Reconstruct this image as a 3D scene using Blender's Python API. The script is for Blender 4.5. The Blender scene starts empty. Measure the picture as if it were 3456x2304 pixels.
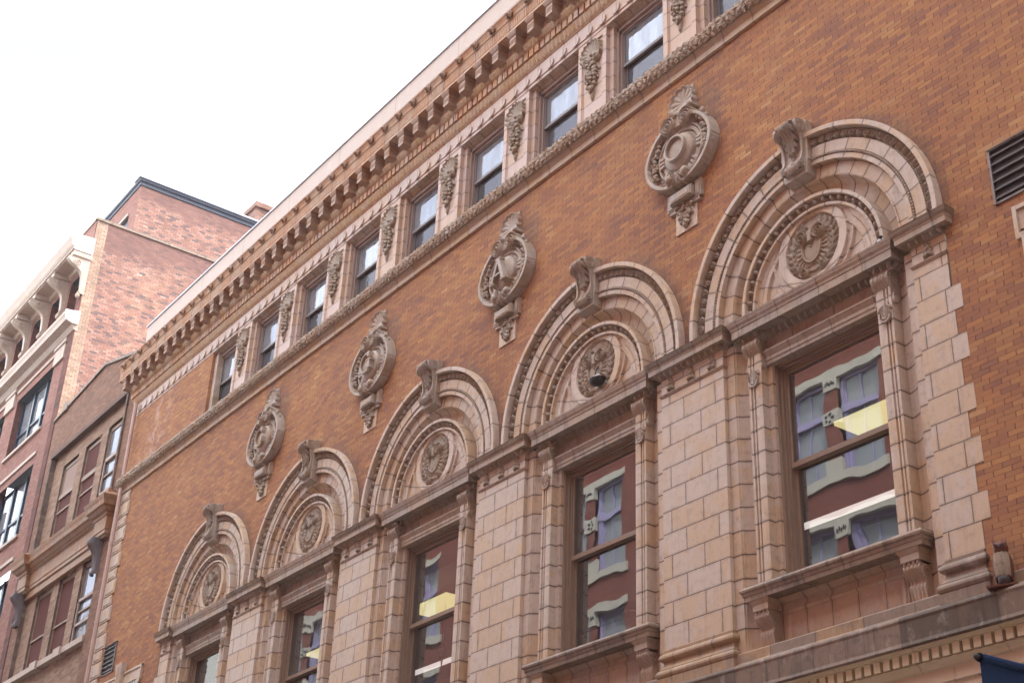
import bpy, math, random
import numpy as np
from mathutils import Matrix, Vector
random.seed(7); rng = np.random.default_rng(7)
sc = bpy.context.scene
COL = sc.collection
PI = math.pi

# ---------------------------------------------------------------- camera
cd = bpy.data.cameras.new('camera'); cam = bpy.data.objects.new('camera', cd); COL.objects.link(cam)
cd.sensor_width = 36.0; cd.lens = 36.0*4848.72/3456.0; cd.clip_start = 0.1; cd.clip_end = 2000
Rc = Matrix(((0.58624284, 0.80927138, 0.03740542), (0.36835135, -0.30739107, 0.87739844), (0.72155153, -0.50059022, -0.47830202))).transposed()
cam.matrix_world = Matrix.Translation((7.7338, -12.0702, 1.6)) @ Rc.to_4x4()
sc.camera = cam

# ---------------------------------------------------------------- sky, sun, exposure
SUN_EL, SUN_AZ = math.radians(52), math.radians(50)      # azimuth from +Y towards +X: behind the long facade, to the right
w = bpy.data.worlds.new('World'); sc.world = w; w.use_nodes = True
nt = w.node_tree; nt.nodes.clear()
o = nt.nodes.new('ShaderNodeOutputWorld'); bg = nt.nodes.new('ShaderNodeBackground'); bg.inputs[1].default_value = 0.12
sky = nt.nodes.new('ShaderNodeTexSky'); sky.sky_type = 'NISHITA'; sky.sun_disc = False
sky.sun_elevation = SUN_EL; sky.sun_rotation = SUN_AZ
tc = nt.nodes.new('ShaderNodeTexCoord'); no = nt.nodes.new('ShaderNodeTexNoise'); no.inputs['Scale'].default_value = 2.3
no.inputs['Detail'].default_value = 6; no.inputs['Roughness'].default_value = 0.55
rp = nt.nodes.new('ShaderNodeValToRGB'); rp.color_ramp.elements[0].position = 0.36; rp.color_ramp.elements[1].position = 0.52
rp.color_ramp.elements[0].color = (0.25, 0.25, 0.25, 1)
mx = nt.nodes.new('ShaderNodeMix'); mx.data_type = 'RGBA'; mx.inputs[7].default_value = (14.5, 15.2, 16.2, 1)
nt.links.new(tc.outputs['Generated'], no.inputs['Vector']); nt.links.new(no.outputs['Fac'], rp.inputs[0])
dp = nt.nodes.new('ShaderNodeVectorMath'); dp.operation = 'DOT_PRODUCT'; dp.inputs[1].default_value = (-0.7941, 0.1649, 0.5850); nt.links.new(tc.outputs['Generated'], dp.inputs[0])
mr_ = nt.nodes.new('ShaderNodeMapRange'); mr_.interpolation_type = 'SMOOTHSTEP'; mr_.inputs[1].default_value = .9975; mr_.inputs[2].default_value = 1.002; mr_.inputs[3].default_value = 1.0; mr_.inputs[4].default_value = 0.13
n2_ = nt.nodes.new('ShaderNodeTexNoise'); n2_.inputs['Scale'].default_value = 16; n2_.inputs['Detail'].default_value = 4; nt.links.new(tc.outputs['Generated'], n2_.inputs['Vector'])
ad_ = nt.nodes.new('ShaderNodeMath'); ad_.operation = 'MULTIPLY_ADD'; ad_.inputs[1].default_value = .012; nt.links.new(n2_.outputs['Fac'], ad_.inputs[0])
sb_ = nt.nodes.new('ShaderNodeMath'); sb_.operation = 'SUBTRACT'; sb_.inputs[1].default_value = .0045; nt.links.new(dp.outputs['Value'], sb_.inputs[0]); nt.links.new(sb_.outputs[0], ad_.inputs[2]); nt.links.new(ad_.outputs[0], mr_.inputs[0]); mm_ = nt.nodes.new('ShaderNodeMath'); mm_.operation = 'MULTIPLY'; nt.links.new(rp.outputs[0], mm_.inputs[0]); nt.links.new(mr_.outputs[0], mm_.inputs[1])
nt.links.new(mm_.outputs[0], mx.inputs[0]); nt.links.new(sky.outputs[0], mx.inputs[6])
nt.links.new(mx.outputs[2], bg.inputs[0]); nt.links.new(bg.outputs[0], o.inputs[0])
sd = bpy.data.lights.new('sun', 'SUN'); sd.energy = 2.0; sd.angle = math.radians(0.5); sd.color = (1.0, 0.95, 0.88)
so = bpy.data.objects.new('sun', sd); COL.objects.link(so)
sv = Vector((math.sin(SUN_AZ)*math.cos(SUN_EL), math.cos(SUN_AZ)*math.cos(SUN_EL), math.sin(SUN_EL)))
so.rotation_euler = sv.to_track_quat('Z', 'Y').to_euler(); so.location = (0, 0, 60)
vs = sc.view_settings; vs.view_transform = 'Standard'; vs.look = 'None'; vs.exposure = 1.5; vs.gamma = 1.0

# ---------------------------------------------------------------- node helper
class NT:
    def __init__(s, name, rough=0.85):
        s.mat = bpy.data.materials.new(name); s.mat.use_nodes = True; s.nt = s.mat.node_tree
        s.b = s.nt.nodes['Principled BSDF']; s.b.inputs['Roughness'].default_value = rough
        s.b.inputs['Specular IOR Level'].default_value = 0.25
        t = s.n('ShaderNodeTexCoord'); s.oc = t.outputs['Object']; s.rn = None
        x = s.n('ShaderNodeSeparateXYZ'); s.l(s.oc, x.inputs[0]); s.x, s.y, s.z = x.outputs
    def n(s, t): return s.nt.nodes.new(t)
    def l(s, a, b): s.nt.links.new(a, b)
    def put(s, v, sock):
        if isinstance(v, (int, float, tuple, list)): sock.default_value = v
        else: s.l(v, sock)
    def m(s, op, a, b=0.0, c=0.0):
        k = s.n('ShaderNodeMath'); k.operation = op; s.put(a, k.inputs[0]); s.put(b, k.inputs[1]); s.put(c, k.inputs[2]); return k.outputs[0]
    def vec(s, x, y, z):
        k = s.n('ShaderNodeCombineXYZ'); s.put(x, k.inputs[0]); s.put(y, k.inputs[1]); s.put(z, k.inputs[2]); return k.outputs[0]
    def rand(s):
        if s.rn is None: s.rn = s.n('ShaderNodeObjectInfo').outputs['Random']
        return s.rn
    def nc(s, sx=1, sy=1, sz=1, off=True):
        o = s.m('MULTIPLY', s.rand(), 37.0) if off else 0.0
        return s.vec(s.m('MULTIPLY_ADD', s.x, sx, o), s.m('MULTIPLY', s.y, sy), s.m('MULTIPLY_ADD', s.z, sz, o))
    def noise(s, v, scale, detail=4, rough=0.6):
        k = s.n('ShaderNodeTexNoise'); s.put(v, k.inputs['Vector']); k.inputs['Scale'].default_value = scale
        k.inputs['Detail'].default_value = detail; k.inputs['Roughness'].default_value = rough; return k.outputs['Fac']
    def white(s, v):
        k = s.n('ShaderNodeTexWhiteNoise'); k.noise_dimensions = '3D'; s.put(v, k.inputs['Vector']); return k.outputs['Value']
    def mix(s, f, a, b, mode='MIX'):
        k = s.n('ShaderNodeMix'); k.data_type = 'RGBA'; k.blend_type = mode
        for v, i in ((f, 0), (a, 6), (b, 7)):
            if isinstance(v, tuple) and len(v) == 3: v = v+(1,)
            s.put(v, k.inputs[i])
        return k.outputs[2]
    def ramp(s, f, stops, const=False):
        k = s.n('ShaderNodeValToRGB'); e = k.color_ramp.elements
        if const: k.color_ramp.interpolation = 'CONSTANT'
        while len(e) < len(stops): e.new(0.5)
        for q, (p, c) in zip(e, stops):
            q.position = p; q.color = (c+(1,)) if isinstance(c, tuple) else (c, c, c, 1)
        s.put(f, k.inputs[0]); return k.outputs[0]
    def band(s, v, lo, hi):          # smooth 0..1 of v between lo and hi
        k = s.n('ShaderNodeMapRange'); k.interpolation_type = 'SMOOTHSTEP'; s.put(v, k.inputs[0]); k.inputs[1].default_value = lo; k.inputs[2].default_value = hi
        k.inputs[3].default_value = 0; k.inputs[4].default_value = 1; return k.outputs[0]
    def bump(s, h, st=0.5, dist=0.01):
        k = s.n('ShaderNodeBump'); k.inputs['Strength'].default_value = st; k.inputs['Distance'].default_value = dist
        s.put(h, k.inputs['Height']); s.l(k.outputs[0], s.b.inputs['Normal'])
    def out(s, c): s.put(c, s.b.inputs['Base Color']); return s.mat

# ---------------------------------------------------------------- materials
def brick_mat(name, cols, mortar, ax='x', L=0.232, H=0.0625, mw=0.0065, mh=0.0045, vary=0.25, extra=None, mortar_strength=1.0, white=0.0, dark_bricks=0.0):
    s = NT(name, 0.9)
    a = {'x': s.x, 'y': s.y}[ax]
    row = s.m('FLOOR', s.m('DIVIDE', s.z, H))
    sh = s.m('MULTIPLY', s.m('FLOORED_MODULO', row, 2.0), 0.5)
    j = s.m('MULTIPLY', s.m('SUBTRACT', s.white(s.vec(row, 3.1, 7.7)), 0.5), 0.16)
    xx = s.m('ADD', s.m('ADD', s.m('DIVIDE', a, L), sh), j)
    colid = s.m('FLOOR', xx)
    fx = s.m('MULTIPLY', s.m('FRACT', xx), L); fz = s.m('MULTIPLY', s.m('FRACT', s.m('DIVIDE', s.z, H)), H)
    r = s.white(s.vec(colid, row, 0.5)); r2 = s.white(s.vec(colid, row, 9.5))
    n1 = s.noise(s.oc, 0.7, 5, 0.6); n2 = s.noise(s.oc, 40, 3, 0.6)
    v = s.m('ADD', s.m('MULTIPLY', r, 0.56), s.m('MULTIPLY', s.m('SUBTRACT', n1, 0.5), 0.8))
    v = s.m('ADD', v, s.m('MULTIPLY', s.m('SUBTRACT', s.noise(s.oc, 3.1, 4), 0.5), 0.4))
    v = s.m('ADD', v, 0.21)
    c = s.ramp(v, cols)
    c = s.mix(s.m('MULTIPLY', s.band(n2, 0.35, 0.75), 0.22), c, (0.23, 0.13, 0.10))
    c = s.mix(s.m('MULTIPLY', s.band(s.noise(s.vec(s.x, s.y, s.m('MULTIPLY', s.z, 0.35)), 0.55, 6, 0.65), 0.50, 0.72), 0.22), c, (0.24, 0.15, 0.125))
    c = s.mix(s.m('MULTIPLY', r2, vary), c, (0.16, 0.085, 0.07))
    if dark_bricks: c = s.mix(s.m('MULTIPLY', s.m('LESS_THAN', s.white(s.vec(colid, row, 5.5)), dark_bricks), 0.75), c, (0.10, 0.085, 0.09))
    ex = s.m('MINIMUM', fx, s.m('SUBTRACT', L, fx)); ez = s.m('MINIMUM', fz, s.m('SUBTRACT', H, fz))
    wob = s.m('MULTIPLY', s.noise(s.oc, 30, 2), 0.5)
    e = s.m('MINIMUM', s.m('DIVIDE', ex, mw), s.m('ADD', s.m('DIVIDE', ez, mh), s.m('MULTIPLY', s.white(s.vec(colid, row, 4.4)), 0.8)))
    jm = s.m('SUBTRACT', 1.0, s.band(s.m('ADD', e, s.m('SUBTRACT', wob, 0.25)), 0.45, 1.25))
    jv = s.m('MULTIPLY', jm, s.m('ADD', 0.45*mortar_strength, s.m('MULTIPLY', s.white(s.vec(colid, row, 2.2)), 0.55*mortar_strength)))
    c = s.mix(jv, c, mortar)
    if white:
        wsp = s.band(s.noise(s.vec(s.x, s.y, s.m('MULTIPLY', s.z, 0.45)), 9, 3, 0.7), 0.735, 0.80)
        c = s.mix(s.m('MULTIPLY', wsp, white), c, (0.55, 0.5, 0.46))
    if extra: c = extra(s, c)
    s.bump(s.m('SUBTRACT', s.m('MULTIPLY', n2, 0.35), s.m('MULTIPLY', jm, 1.0)), 0.5, 0.006)
    return s.out(c)

XC, P = -3.0394, 4.5
BX = [XC-P*k for k in range(5)]
ZC = 11.267

def facade_marks(s, c):
    # bricks tinted darker beside each arch, cartouche and cornice end (right hand side)
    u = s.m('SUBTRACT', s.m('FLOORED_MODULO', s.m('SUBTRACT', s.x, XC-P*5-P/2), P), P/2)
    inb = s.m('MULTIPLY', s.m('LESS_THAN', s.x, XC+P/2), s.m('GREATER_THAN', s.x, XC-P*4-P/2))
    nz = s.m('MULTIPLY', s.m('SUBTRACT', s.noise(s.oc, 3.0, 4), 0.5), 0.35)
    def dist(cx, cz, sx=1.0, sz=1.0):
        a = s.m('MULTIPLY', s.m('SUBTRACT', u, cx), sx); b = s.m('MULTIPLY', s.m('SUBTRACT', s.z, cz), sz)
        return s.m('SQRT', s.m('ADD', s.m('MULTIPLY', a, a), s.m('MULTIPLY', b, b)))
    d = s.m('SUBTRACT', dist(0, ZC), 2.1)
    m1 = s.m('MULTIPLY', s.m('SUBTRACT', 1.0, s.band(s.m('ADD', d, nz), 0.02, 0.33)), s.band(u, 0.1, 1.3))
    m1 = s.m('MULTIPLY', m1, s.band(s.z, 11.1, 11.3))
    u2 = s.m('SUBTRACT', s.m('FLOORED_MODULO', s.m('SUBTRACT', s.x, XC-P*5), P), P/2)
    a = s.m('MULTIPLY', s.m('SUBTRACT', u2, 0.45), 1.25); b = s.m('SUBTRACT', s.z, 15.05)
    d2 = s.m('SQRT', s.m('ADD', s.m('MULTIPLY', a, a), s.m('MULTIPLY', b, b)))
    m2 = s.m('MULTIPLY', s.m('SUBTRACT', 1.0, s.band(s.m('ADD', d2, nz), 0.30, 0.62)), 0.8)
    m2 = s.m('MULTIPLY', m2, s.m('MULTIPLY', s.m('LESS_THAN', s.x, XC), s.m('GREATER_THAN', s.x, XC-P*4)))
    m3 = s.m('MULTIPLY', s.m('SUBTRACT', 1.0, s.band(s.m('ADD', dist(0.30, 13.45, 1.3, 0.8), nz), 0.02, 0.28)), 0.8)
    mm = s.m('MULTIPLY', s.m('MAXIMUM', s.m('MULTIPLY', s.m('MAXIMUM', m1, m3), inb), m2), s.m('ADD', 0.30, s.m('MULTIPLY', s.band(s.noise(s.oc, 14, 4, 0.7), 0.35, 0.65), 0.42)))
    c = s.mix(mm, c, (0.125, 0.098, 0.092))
    # rain-washed soot just below the string course and pale lime bloom near the left end
    g = s.m('MULTIPLY', s.band(s.z, 15.2, 16.0), s.m('SUBTRACT', 1.0, s.band(s.z, 16.0, 16.02)))
    c = s.mix(s.m('MULTIPLY', s.m('MULTIPLY', g, s.band(s.noise(s.vec(s.x, 0.0, s.m('MULTIPLY', s.z, 0.3)), 1.2, 5), 0.4, 0.7)), 0.35), c, (0.17, 0.11, 0.09))
    a = s.m('ADD', s.m('ADD', s.x, 25.9), s.m('MULTIPLY', s.m('SUBTRACT', s.z, 17.3), -0.3)); b = s.m('MULTIPLY', s.m('SUBTRACT', s.z, 17.3), 0.7)
    d3 = s.m('SQRT', s.m('ADD', s.m('MULTIPLY', a, a), s.m('MULTIPLY', b, b)))
    bl = s.m('MULTIPLY', s.m('SUBTRACT', 1.0, s.band(d3, 0.1, 1.3)), s.band(s.noise(s.oc, 2.6, 6, 0.7), 0.46, 0.66))
    c = s.mix(s.m('MULTIPLY', bl, 0.65), c, (0.55, 0.42, 0.37))
    return c

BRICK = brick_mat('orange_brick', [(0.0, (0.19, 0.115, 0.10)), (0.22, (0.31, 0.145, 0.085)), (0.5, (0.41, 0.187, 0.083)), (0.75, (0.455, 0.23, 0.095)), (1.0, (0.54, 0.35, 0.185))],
                  (0.10, 0.05, 0.04), extra=facade_marks, white=0.7, vary=0.28)
def side_soot(s, c):
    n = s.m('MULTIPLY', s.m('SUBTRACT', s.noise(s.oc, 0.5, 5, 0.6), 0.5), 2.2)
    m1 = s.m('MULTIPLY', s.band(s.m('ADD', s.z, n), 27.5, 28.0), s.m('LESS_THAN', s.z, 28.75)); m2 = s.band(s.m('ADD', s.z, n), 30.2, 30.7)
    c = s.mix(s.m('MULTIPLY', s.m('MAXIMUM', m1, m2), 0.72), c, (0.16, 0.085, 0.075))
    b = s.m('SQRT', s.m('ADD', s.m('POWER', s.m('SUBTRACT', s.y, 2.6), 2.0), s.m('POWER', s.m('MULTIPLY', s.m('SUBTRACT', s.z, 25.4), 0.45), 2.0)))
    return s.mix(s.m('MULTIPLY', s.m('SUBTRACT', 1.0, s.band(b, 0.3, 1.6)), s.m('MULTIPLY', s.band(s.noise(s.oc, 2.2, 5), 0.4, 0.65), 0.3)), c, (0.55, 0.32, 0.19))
LB_SIDE = brick_mat('pink_common_brick', [(0.0, (0.16, 0.105, 0.10)), (0.2, (0.27, 0.14, 0.11)), (0.5, (0.39, 0.195, 0.15)), (0.8, (0.46, 0.26, 0.20)), (1.0, (0.58, 0.41, 0.34))],
                  (0.13, 0.095, 0.085), ax='y', L=0.215, H=0.078, mw=0.011, mh=0.017, vary=0.5, extra=side_soot, mortar_strength=1.2, dark_bricks=0.14)
LB_DARK = brick_mat('dark_red_common_brick', [(0.0, (0.09, 0.055, 0.055)), (0.3, (0.17, 0.08, 0.06)), (0.7, (0.25, 0.11, 0.08)), (1.0, (0.33, 0.16, 0.12))],
                  (0.16, 0.12, 0.10), ax='y', L=0.215, H=0.078, mw=0.011, mh=0.012, vary=0.4)
LB_BUFF = brick_mat('buff_brick', [(0.0, (0.27, 0.18, 0.13)), (0.5, (0.40, 0.275, 0.195)), (1.0, (0.50, 0.37, 0.27))],
                  (0.16, 0.12, 0.10), ax='y', L=0.215, H=0.078, mw=0.012, mh=0.012, vary=0.35)
LB_FRONT = brick_mat('rose_brick', [(0.0, (0.17, 0.075, 0.06)), (0.5, (0.27, 0.125, 0.10)), (1.0, (0.36, 0.19, 0.15))], (0.22, 0.15, 0.13))
LB_QUOIN = brick_mat('maroon_brick', [(0.0, (0.06, 0.03, 0.028)), (0.5, (0.12, 0.045, 0.038)), (1.0, (0.17, 0.065, 0.05))], (0.06, 0.045, 0.04), ax='y', L=0.3, H=0.14)
MID = brick_mat('brown_brick', [(0.0, (0.13, 0.075, 0.05)), (0.5, (0.235, 0.125, 0.08)), (1.0, (0.33, 0.19, 0.125))], (0.11, 0.075, 0.06), vary=0.45)
MID_TAN = brick_mat('tan_brick', [(0.0, (0.21, 0.14, 0.095)), (0.5, (0.33, 0.225, 0.155)), (1.0, (0.42, 0.31, 0.23))], (0.14, 0.10, 0.08), L=0.3, H=0.075, vary=0.45)
MID_GREY = brick_mat('sooty_brick', [(0.0, (0.08, 0.06, 0.05)), (0.5, (0.15, 0.115, 0.095)), (1.0, (0.26, 0.20, 0.15))], (0.07, 0.06, 0.055), ax='y', L=0.3, H=0.13)
OPP = brick_mat('deep_red_brick', [(0.0, (0.18, 0.055, 0.04)), (0.5, (0.225, 0.07, 0.05)), (1.0, (0.27, 0.09, 0.062))], (0.18, 0.07, 0.055), vary=0.2)
CHIM = brick_mat('chimney_brick', [(0.0, (0.12, 0.065, 0.05)), (0.5, (0.22, 0.12, 0.09)), (1.0, (0.32, 0.19, 0.15))], (0.13, 0.10, 0.09), ax='y', L=0.24, H=0.08)

def terra(name, pink=(0.555, 0.46, 0.385), orange=(0.55, 0.395, 0.255), dark=(0.16, 0.12, 0.09), joint=None, grime=0.46, streak=0.28, rough=0.6, jw=0.0065, bump=0.35, olive=0.0):
    s = NT(name, rough); s.b.inputs['Specular IOR Level'].default_value = 0.35
    bid = None; e = None
    if joint:
        k = joint[0]
        if k in 'xz':
            L, off = joint[1], joint[2]; a = s.m('DIVIDE', s.m('SUBTRACT', s.x if k == 'x' else s.z, off), L)
            fr = s.m('MULTIPLY', s.m('FRACT', a), L); e = s.m('MINIMUM', fr, s.m('SUBTRACT', L, fr)); bid = s.vec(s.m('FLOOR', a), s.rand(), 1.0)
        elif k == 'ashlar':
            L, H, oz = joint[1:4]; row = s.m('FLOOR', s.m('DIVIDE', s.m('SUBTRACT', s.z, oz), H))
            sh = s.m('MULTIPLY', s.m('FLOORED_MODULO', row, 2.0), 0.46)
            ax = s.m('ADD', s.m('DIVIDE', s.x, L), s.m('ADD', sh, 0.27)); fr = s.m('MULTIPLY', s.m('FRACT', ax), L)
            fz = s.m('MULTIPLY', s.m('FRACT', s.m('DIVIDE', s.m('SUBTRACT', s.z, oz), H)), H)
            e = s.m('MINIMUM', s.m('MINIMUM', fr, s.m('SUBTRACT', L, fr)), s.m('MINIMUM', fz, s.m('SUBTRACT', H, fz)))
            bid = s.vec(s.m('FLOOR', ax), row, s.rand())
        elif k == 'arc':
            nb, zc, off = joint[1:4]
            th = s.m('ARCTAN2', s.m('SUBTRACT', s.z, zc), s.x)
            rr = s.m('SQRT', s.m('ADD', s.m('MULTIPLY', s.x, s.x), s.m('POWER', s.m('SUBTRACT', s.z, zc), 2.0)))
            ring = s.m('ADD', s.m('ADD', s.m('GREATER_THAN', rr, 1.66), s.m('GREATER_THAN', rr, 2.0)), s.m('MULTIPLY', s.m('LESS_THAN', rr, 1.04), 3.0))
            nbv = s.m('SUBTRACT', float(nb), s.m('MULTIPLY', ring, 2.4)); a = s.m('ADD', s.m('MULTIPLY', th, s.m('DIVIDE', nbv, PI)), s.m('ADD', off, s.m('MULTIPLY', ring, 0.37)))
            fr = s.m('FRACT', a); e = s.m('MULTIPLY', s.m('MULTIPLY', s.m('MINIMUM', fr, s.m('SUBTRACT', 1.0, fr)), s.m('DIVIDE', PI, nbv)), rr)
            bid = s.vec(s.m('FLOOR', a), ring, s.rand())
    nA = s.noise(s.nc(), 2.1, 5, 0.62); nB = s.noise(s.nc(1, 1, 0.4), 6.5, 5, 0.65)
    t = s.m('ADD', s.m('MULTIPLY', nA, 1.0), s.m('MULTIPLY', nB, 0.8))
    if bid is not None: t = s.m('ADD', t, s.m('MULTIPLY', s.m('SUBTRACT', s.white(bid), 0.5), 0.42))
    c = s.mix(s.band(t, 0.80, 1.06), pink, orange)
    c = s.mix(s.m('MULTIPLY', s.band(s.noise(s.nc(1, 1, 0.7), 4.2, 5, 0.7), 0.54, 0.70), 0.34), c, (0.60, 0.52, 0.47))
    if bid is not None:
        b2 = s.n('ShaderNodeTexWhiteNoise'); s.l(bid, b2.inputs['Vector'])
        c = s.mix(s.m('MULTIPLY', b2.outputs['Value'], 0.22), c, (0.52, 0.40, 0.34))
    nS = s.noise(s.nc(3.5, 3.5, 0.22), 2.6, 4, 0.7)
    c = s.mix(s.m('MULTIPLY', s.band(nS, 0.50, 0.74), streak), c, dark)
    nG = s.noise(s.nc(), 9.0, 6, 0.72)
    c = s.mix(s.m('MULTIPLY', s.band(nG, 0.46, 0.76), grime), c, dark)
    if olive: c = s.mix(s.m('MULTIPLY', s.band(nA, 0.35, 0.7), olive), c, (0.24, 0.18, 0.12))
    wsp = s.band(s.noise(s.nc(1, 1, 0.5), 16, 2, 0.7), 0.76, 0.81)
    c = s.mix(s.m('MULTIPLY', wsp, 0.5), c, (0.72, 0.66, 0.62))
    h = s.m('MULTIPLY', nG, 0.4)
    if e is not None:
        c = s.mix(s.m('MULTIPLY', s.m('MULTIPLY', s.m('SUBTRACT', 1.0, s.band(e, 0.0, 0.045)), s.band(s.noise(s.nc(), 7, 4), 0.35, 0.65)), 0.38), c, dark)
        jm = s.m('SUBTRACT', 1.0, s.band(s.m('ADD', e, s.m('MULTIPLY', s.m('SUBTRACT', s.noise(s.oc, 25, 2), 0.5), 0.004)), jw*0.4, jw*1.25))
        c = s.mix(s.m('MULTIPLY', jm, 0.82), c, (0.10, 0.062, 0.045)); h = s.m('SUBTRACT', h, jm)
    s.bump(h, bump, 0.008)
    return s.out(c)

T_ARC = terra('terracotta_arch', jw=0.0095, joint=('arc', 17, ZC, 0.5))
T_ARCI = terra('terracotta_inner_arch', jw=0.008, joint=('arc', 11, ZC, 0.5))
T_ASH = terra('terracotta_ashlar', jw=0.0085, joint=('ashlar', 0.62, 0.3165, 10.175-0.3165*20), pink=(0.565, 0.47, 0.395), orange=(0.56, 0.41, 0.275), streak=0.25, grime=0.34)
T_JAMB = terra('terracotta_jamb', joint=('z', 0.3165, 10.175-0.3165*20), streak=0.2, jw=0.012)
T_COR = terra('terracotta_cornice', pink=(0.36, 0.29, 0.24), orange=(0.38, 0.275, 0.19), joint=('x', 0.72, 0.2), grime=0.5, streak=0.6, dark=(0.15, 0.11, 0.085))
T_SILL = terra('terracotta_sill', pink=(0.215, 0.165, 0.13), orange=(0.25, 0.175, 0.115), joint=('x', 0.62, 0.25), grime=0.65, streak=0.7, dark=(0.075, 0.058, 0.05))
T_ORN = terra('terracotta_ornament', pink=(0.345, 0.285, 0.23), orange=(0.36, 0.265, 0.18), dark=(0.13, 0.10, 0.075), grime=0.6, streak=0.3, olive=0.35)
T_CART = terra('terracotta_cartouche', pink=(0.40, 0.335, 0.285), orange=(0.39, 0.285, 0.20), dark=(0.16, 0.125, 0.10), grime=0.45, streak=0.35, olive=0.2)
T_PLN = terra('terracotta_plain', streak=0.2)
T_BELT = terra('terracotta_belt', pink=(0.50, 0.38, 0.285), orange=(0.50, 0.335, 0.19), joint=('x', 0.62, 0.0), grime=0.3, streak=0.1)
T_LEAF = terra('terracotta_leaf_course', pink=(0.36, 0.28, 0.21), orange=(0.34, 0.235, 0.145), dark=(0.13, 0.105, 0.08), joint=('x', 0.62, 0.0), grime=0.65, streak=0.2)
T_UP = terra('terracotta_pilaster', pink=(0.53, 0.41, 0.36), orange=(0.53, 0.375, 0.27), joint=('z', 0.30, 0.12), streak=0.12, grime=0.18, jw=0.0065)
T_FRZ = terra('terracotta_frieze', pink=(0.53, 0.425, 0.38), orange=(0.53, 0.385, 0.29), joint=('x', 0.372, 0.19), streak=0.1, grime=0.2)
T_TOP = terra('terracotta_top_cornice', pink=(0.50, 0.345, 0.235), orange=(0.50, 0.255, 0.115), dark=(0.30, 0.11, 0.05), joint=('x', 0.558, 0.0), streak=0.3, grime=0.45)
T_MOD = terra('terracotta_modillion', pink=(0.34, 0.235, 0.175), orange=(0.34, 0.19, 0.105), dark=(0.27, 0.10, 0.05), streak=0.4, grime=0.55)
T_DARK = terra('sooty_stone', pink=(0.115, 0.08, 0.058), orange=(0.16, 0.105, 0.065), dark=(0.05, 0.037, 0.03), joint=('x', 1.25, 0.55), grime=0.55, streak=0.75)
T_BASE = terra('terracotta_base', pink=(0.24, 0.175, 0.13), orange=(0.34, 0.205, 0.09), dark=(0.095, 0.068, 0.052), joint=('x', 0.72, 0.3), grime=0.45, streak=0.45)
T_CREAM = terra('cream_paint', pink=(0.62, 0.54, 0.37), orange=(0.60, 0.51, 0.33), dark=(0.36, 0.27, 0.15), joint=('x', 1.1, 0.35), grime=0.15, streak=0.15, jw=0.003)
T_CREAM2 = terra('cream_stone', pink=(0.60, 0.50, 0.37), orange=(0.58, 0.46, 0.32), dark=(0.34, 0.25, 0.16), joint=('x', 0.9, 0.35), grime=0.15, streak=0.2, jw=0.003)
T_BALC = terra('rusty_stone', pink=(0.30, 0.19, 0.12), orange=(0.33, 0.15, 0.065), dark=(0.12, 0.07, 0.045), grime=0.6, streak=0.6)
T_STONE = terra('pale_stone', pink=(0.42, 0.335, 0.28), orange=(0.40, 0.30, 0.23), dark=(0.30, 0.23, 0.17), grime=0.3, streak=0.35)
T_CAP = terra('parapet_panel', pink=(0.44, 0.35, 0.30), orange=(0.42, 0.33, 0.265), dark=(0.45, 0.34, 0.25), joint=('x', 2.4, 0.4), grime=0.1, streak=0.15)

def paint(name, col, rough=0.5, spot=0.25, dark=None, metal=0.0, scale=8):
    s = NT(name, rough); s.b.inputs['Metallic'].default_value = metal; n = s.noise(s.nc(1, 1, 0.5), scale, 5, 0.65)
    d = dark or tuple(v*0.6 for v in col)
    s.bump(n, 0.15, 0.004)
    return s.out(s.mix(s.m('MULTIPLY', s.band(n, 0.4, 0.75), spot), col, d))
WOOD = paint('taupe_window_paint', (0.28, 0.20, 0.15), 0.55, 0.35)
WOODU = paint('pale_taupe_window_paint', (0.34, 0.255, 0.22), 0.5, 0.3)
BLACK = paint('black_metal', (0.035, 0.032, 0.035), 0.5, 0.4)
GRILLE = paint('dark_vent_metal', (0.05, 0.04, 0.042), 0.6, 0.5)
BLADE = paint('vent_blade_metal', (0.11, 0.085, 0.085), 0.55, 0.4)
RUSTY = paint('grey_galvanised_frame', (0.22, 0.19, 0.18), 0.5, 0.6, (0.08, 0.05, 0.04), 0.3)
BLUEF = paint('blue_black_window_paint', (0.03, 0.05, 0.075), 0.35, 0.2)
PIPE = paint('pinkish_pipe_paint', (0.50, 0.35, 0.30), 0.45, 0.35)
MAROON = paint('maroon_board', (0.105, 0.035, 0.03), 0.95, 0.3, scale=2)
GREYC = paint('grey_painted_console', (0.17, 0.15, 0.155), 0.5, 0.3)
LILAC = paint('lilac_window_paint', (0.36, 0.33, 0.52), 0.5, 0.1)
OCREAM = paint('cream_lintel', (0.52, 0.50, 0.42), 0.7, 0.2)
SLATE = paint('slate_blue_fascia', (0.06, 0.065, 0.09), 0.5, 0.3)
TAR = paint('dark_roof_and_strip', (0.045, 0.045, 0.05), 0.6, 0.5, (0.10, 0.10, 0.11))
WHITEW = paint('white_paint', (0.66, 0.63, 0.60), 0.5, 0.15)
OWLR = paint('rusty_brown_owl', (0.14, 0.048, 0.032), 0.45, 0.5, (0.07, 0.03, 0.02))
OWLG = paint('pale_owl_breast', (0.36, 0.29, 0.22), 0.6, 0.7, (0.10, 0.08, 0.06), scale=30)
OWLK = paint('dark_owl_foot', (0.075, 0.06, 0.065), 0.5, 0.4)
CLOTH = paint('navy_banner_cloth', (0.012, 0.035, 0.10), 0.75, 0.2)
TEAL = paint('pale_teal_print', (0.30, 0.50, 0.47), 0.75, 0.1)
ROOM = paint('dim_room', (0.075, 0.06, 0.055), 0.9, 0.2)
BLIND = paint('roller_blind', (0.30, 0.215, 0.18), 0.8, 0.1)
PALEW = paint('pale_render', (0.62, 0.63, 0.58), 0.8, 0.15, scale=0.6)
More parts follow.
